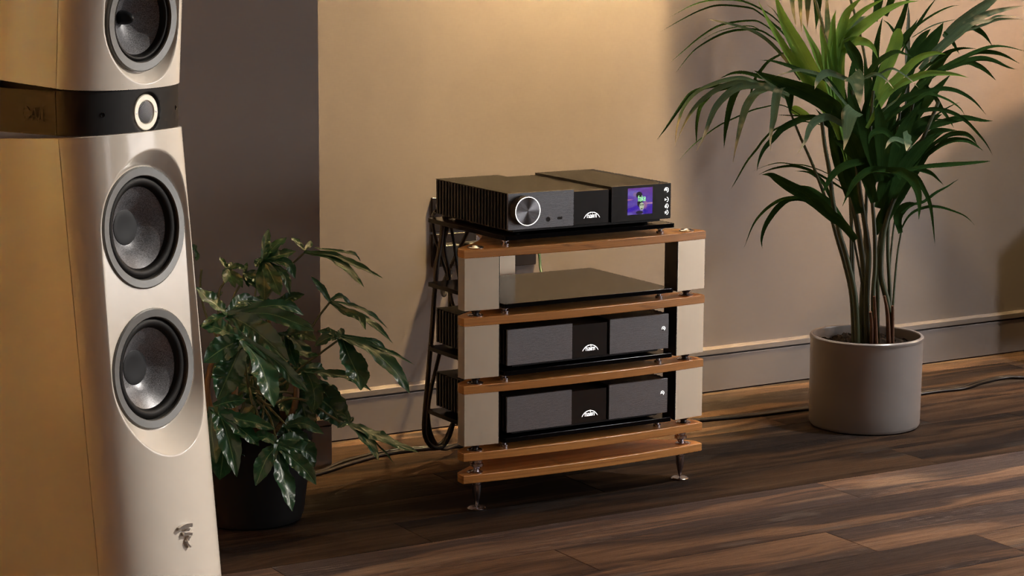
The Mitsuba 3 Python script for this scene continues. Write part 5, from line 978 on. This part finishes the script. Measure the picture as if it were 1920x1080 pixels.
def ribbon(pts, w, fold, tilt, prof, sub=5, seed=0, wave=0.0, facing=(-.45, -.75, .48), quilt=0.0):
    """A leaf blade: a folded strip with its own width along a curve; returns mesh and uv (across, along)."""
    P = curve(pts, sub); n = len(P)
    t = np.gradient(P, axis=0); t /= np.linalg.norm(t, axis=1, keepdims=True) + 1e-9
    f0 = np.array(facing) / np.linalg.norm(facing)
    v, uv = [], []; prev = None
    r = random.Random(seed)
    ph = r.uniform(0, 6)
    for i in range(n):
        side = np.cross(t[i], f0)
        if np.linalg.norm(side) < .25:
            side = prev if prev is not None else np.cross(t[i], [0.2, 0.1, 1])
        side = side / np.linalg.norm(side)
        if prev is not None:
            side = side * .6 + prev * (.4 if side @ prev > 0 else -.4); side /= np.linalg.norm(side)
        prev = side
        nn = np.cross(side, t[i]); nn /= np.linalg.norm(nn)
        if nn @ f0 < 0:
            nn = -nn
        c, s = math.cos(tilt), math.sin(tilt)
        sd, nr = side * c + nn * s, nn * c - side * s
        q = i / (n - 1); hw = .5 * w * prof(q)
        for a in (np.linspace(-1, 1, 9) if quilt else (-1, -.5, 0, .5, 1)):
            dz = -(1 - abs(a) ** 1.35) + quilt * math.sin(q * 34 - abs(a) * 5.0 + (1.3 if a < 0 else 0)) * min(1, 2.4 * abs(a)) * 3.2
            wob = wave * w * math.sin(q * 17 + ph + a * 2.2) * abs(a)
            v.append(P[i] + sd * (a * hw * (1 - .25 * fold)) + nr * ((dz + .5) * fold * hw + wob * prof(q)))
            uv.append([.5 + .5 * a, q])
    f, nc = [], len(v) // n
    for i in range(n - 1):
        for k in range(nc - 1):
            a, b = i * nc + k, (i + 1) * nc + k
            f += [[a, a + 1, b + 1], [a, b + 1, b]]
    return trimesh.Trimesh(v, f, process=False), np.array(uv)
palm_prof = lambda q: min(1, .55 + 1.3 * q) * max(.02, 1 - max(0, (q - .45) / .55) ** 1.7)
blunt_prof = lambda q: min(1, .5 + 1.3 * q) * max(.05, 1 - max(0, (q - .8) / .2) ** 2 * .75)
hang_prof = lambda q: max(.02, 1 - max(0, (q - .12) / .88) ** 1.5)
PM = {'y': 'palm_bright', 'm': 'palm_mature', 'a': 'palm_aged', 's': 'palm_stem'}
PK = 'potted_palm'
tag(PK, 'tall palm with arching narrow leaflets in a pale stoneware pot', 'potted plant')
PX, PY, PR, PH = 1.033, .263, .1440, .2390
pot = [(0, .0005), (PR - .010, .0005), (PR - .004, .003), (PR - .0005, .010), (PR, .05), (PR + .001, .15), (PR + .0015, PH - .012), (PR + .003, PH - .008), (PR + .003, PH - .003), (PR, PH), (PR - .005, PH), (PR - .008, PH - .004), (PR - .0085, PH - .05), (PR - .009, .10), (0, .10)]
add(PK + '__pot', lathe(pot, (PX, PY, 0), 96), 'stoneware', smooth=40)
g = np.linspace(-1, 1, 70); gx, gy = np.meshgrid(g, g, indexing='ij'); ins = np.hypot(gx, gy)
sc = np.clip(ins, 1e-6, None); rr_ = np.maximum(abs(gx), abs(gy)); k_ = rr_ / sc * (PR - .0088)
sx_, sy_ = gx * k_ / np.maximum(rr_, 1e-6) * rr_ / 1.0, gy * k_ / np.maximum(rr_, 1e-6) * rr_ / 1.0
sx_, sy_ = np.where(rr_ > 0, gx * k_, 0), np.where(rr_ > 0, gy * k_, 0)
sz_ = PH - .030 + .018 * (meshkit.fbm(np.stack([sx_ * 70, sy_ * 70, 0 * sx_], -1), 4, 3) - .5) * 2 + .010 * (1 - ins.clip(0, 1))
vs = np.c_[(sx_ + PX).ravel(), (sy_ + PY).ravel(), sz_.ravel()]
ii = np.arange(69)[:, None] * 70 + np.arange(69)[None, :]
qs = np.stack([ii, ii + 70, ii + 71, ii + 1], -1).reshape(-1, 4)
add(PK + '__soil', trimesh.Trimesh(vs, np.vstack([qs[:, [0, 1, 2]], qs[:, [0, 2, 3]]]), process=False), 'soil', smooth=True, kind='stuff')
stem_keys, tips = [], []
for wa, wb, pts in PALM_STEMS:
    P = np.array(pts)
    P[0] = [np.clip(P[0][0], PX - .085, PX + .085), np.clip(P[0][1], PY - .07, PY + .07), PH - .035]
    k = num(PK + '__stem'); stem_keys.append(k); tips.append(P)
    add(k, tube(P, np.linspace(wa / 2, wb / 2, len(P)), 10, 4), 'palm_stem', smooth=60)
for wa, wb, pts in PALM_SHEATHS:
    P = np.array(pts); P[0] = [np.clip(P[0][0], PX - .085, PX + .085), np.clip(P[0][1], PY - .08, PY + .07), PH - .03]
    add(num(PK + '__sheath'), tube(P, np.linspace(wa / 2, wb / 2, len(P)), 9, 4), 'palm_sheath', smooth=60, label='dry brown leaf sheath')
rnd = random.Random(11)
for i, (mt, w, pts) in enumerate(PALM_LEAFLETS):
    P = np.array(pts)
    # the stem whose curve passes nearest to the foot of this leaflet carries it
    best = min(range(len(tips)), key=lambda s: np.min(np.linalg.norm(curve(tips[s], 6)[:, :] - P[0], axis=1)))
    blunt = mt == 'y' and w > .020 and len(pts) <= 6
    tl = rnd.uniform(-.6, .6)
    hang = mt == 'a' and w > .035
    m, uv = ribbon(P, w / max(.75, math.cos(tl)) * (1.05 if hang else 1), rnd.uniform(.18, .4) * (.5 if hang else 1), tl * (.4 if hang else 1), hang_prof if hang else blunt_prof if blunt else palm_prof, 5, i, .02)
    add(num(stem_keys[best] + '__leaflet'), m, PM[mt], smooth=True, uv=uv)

FK = 'leafy_plant'
tag(FK, 'bushy plant with glossy dark green lobed leaves in a black pot behind the loudspeaker', 'potted plant')
FX, FY = -.745, .205
add(FK + '__pot', lathe([(0, .0005), (.108, .0005), (.114, .004), (.119, .02), (.138, .17), (.143, .205), (.143, .212), (.136, .212), (.132, .18), (0, .17)], (FX, FY, 0), 72), 'housing_black', smooth=40)
add(FK + '__soil', lathe([(0, .172), (.1, .174), (.1325, .178), (.1325, .184), (.08, .190), (0, .192)], (FX, FY, 0), 48), 'soil', kind='stuff')
CORE = np.array([FX, FY, .17])
for k, (dx, dy, h) in enumerate(((-.02, .0, .36), (.035, .02, .42), (.06, -.03, .30), (-.05, .03, .40))):
    add(num(FK + '__trunk'), tube([CORE + [dx, dy, 0], CORE + [dx * 1.6, dy * 1.3, h * .3], CORE + [dx * 1.2 + .02, dy, h * .65]], [.009, .007, .004], 9, 6), 'fatsia_bark', smooth=60, label='brown woody stem')
lobe_prof = lambda q: (.46 + .54 * math.sin(min(1, q / .55) * math.pi / 2) ** 1.5) * (1 - max(0, (q - .55) / .45) ** 1.9) * (1 + .05 * math.sin(q * 60)) + .01
for i, (pet, lobes) in enumerate(FATSIA_LEAVES):
    k = num(FK + '__leaf')
    ms, uvs = [], []
    for j, (w, pts) in enumerate(lobes):
        P = np.array(pts, float)
        P = P + np.array([0, 0, 1.]) * (.0006 * j)
        r = random.Random(i * 31 + j)
        m, uv = ribbon(P, w * 1.05, r.uniform(.12, .35), r.uniform(-.45, .45), lobe_prof, 9, i * 31 + j, .075, facing=(-.20, -.66, .72), quilt=.10)
        ms.append(m); uvs.append(uv)
    add(k, trimesh.util.concatenate(ms), 'fatsia_leaf', smooth=True, uv=np.vstack(uvs))
    q = np.array(pet, float)
    add(k + '__stalk', tube(np.vstack([q, q[-1] * .4 + (CORE + [0, 0, .12]) * .6]), np.linspace(.0022, .0030, len(q) + 1), 8, 5), 'fatsia_stem', smooth=60)
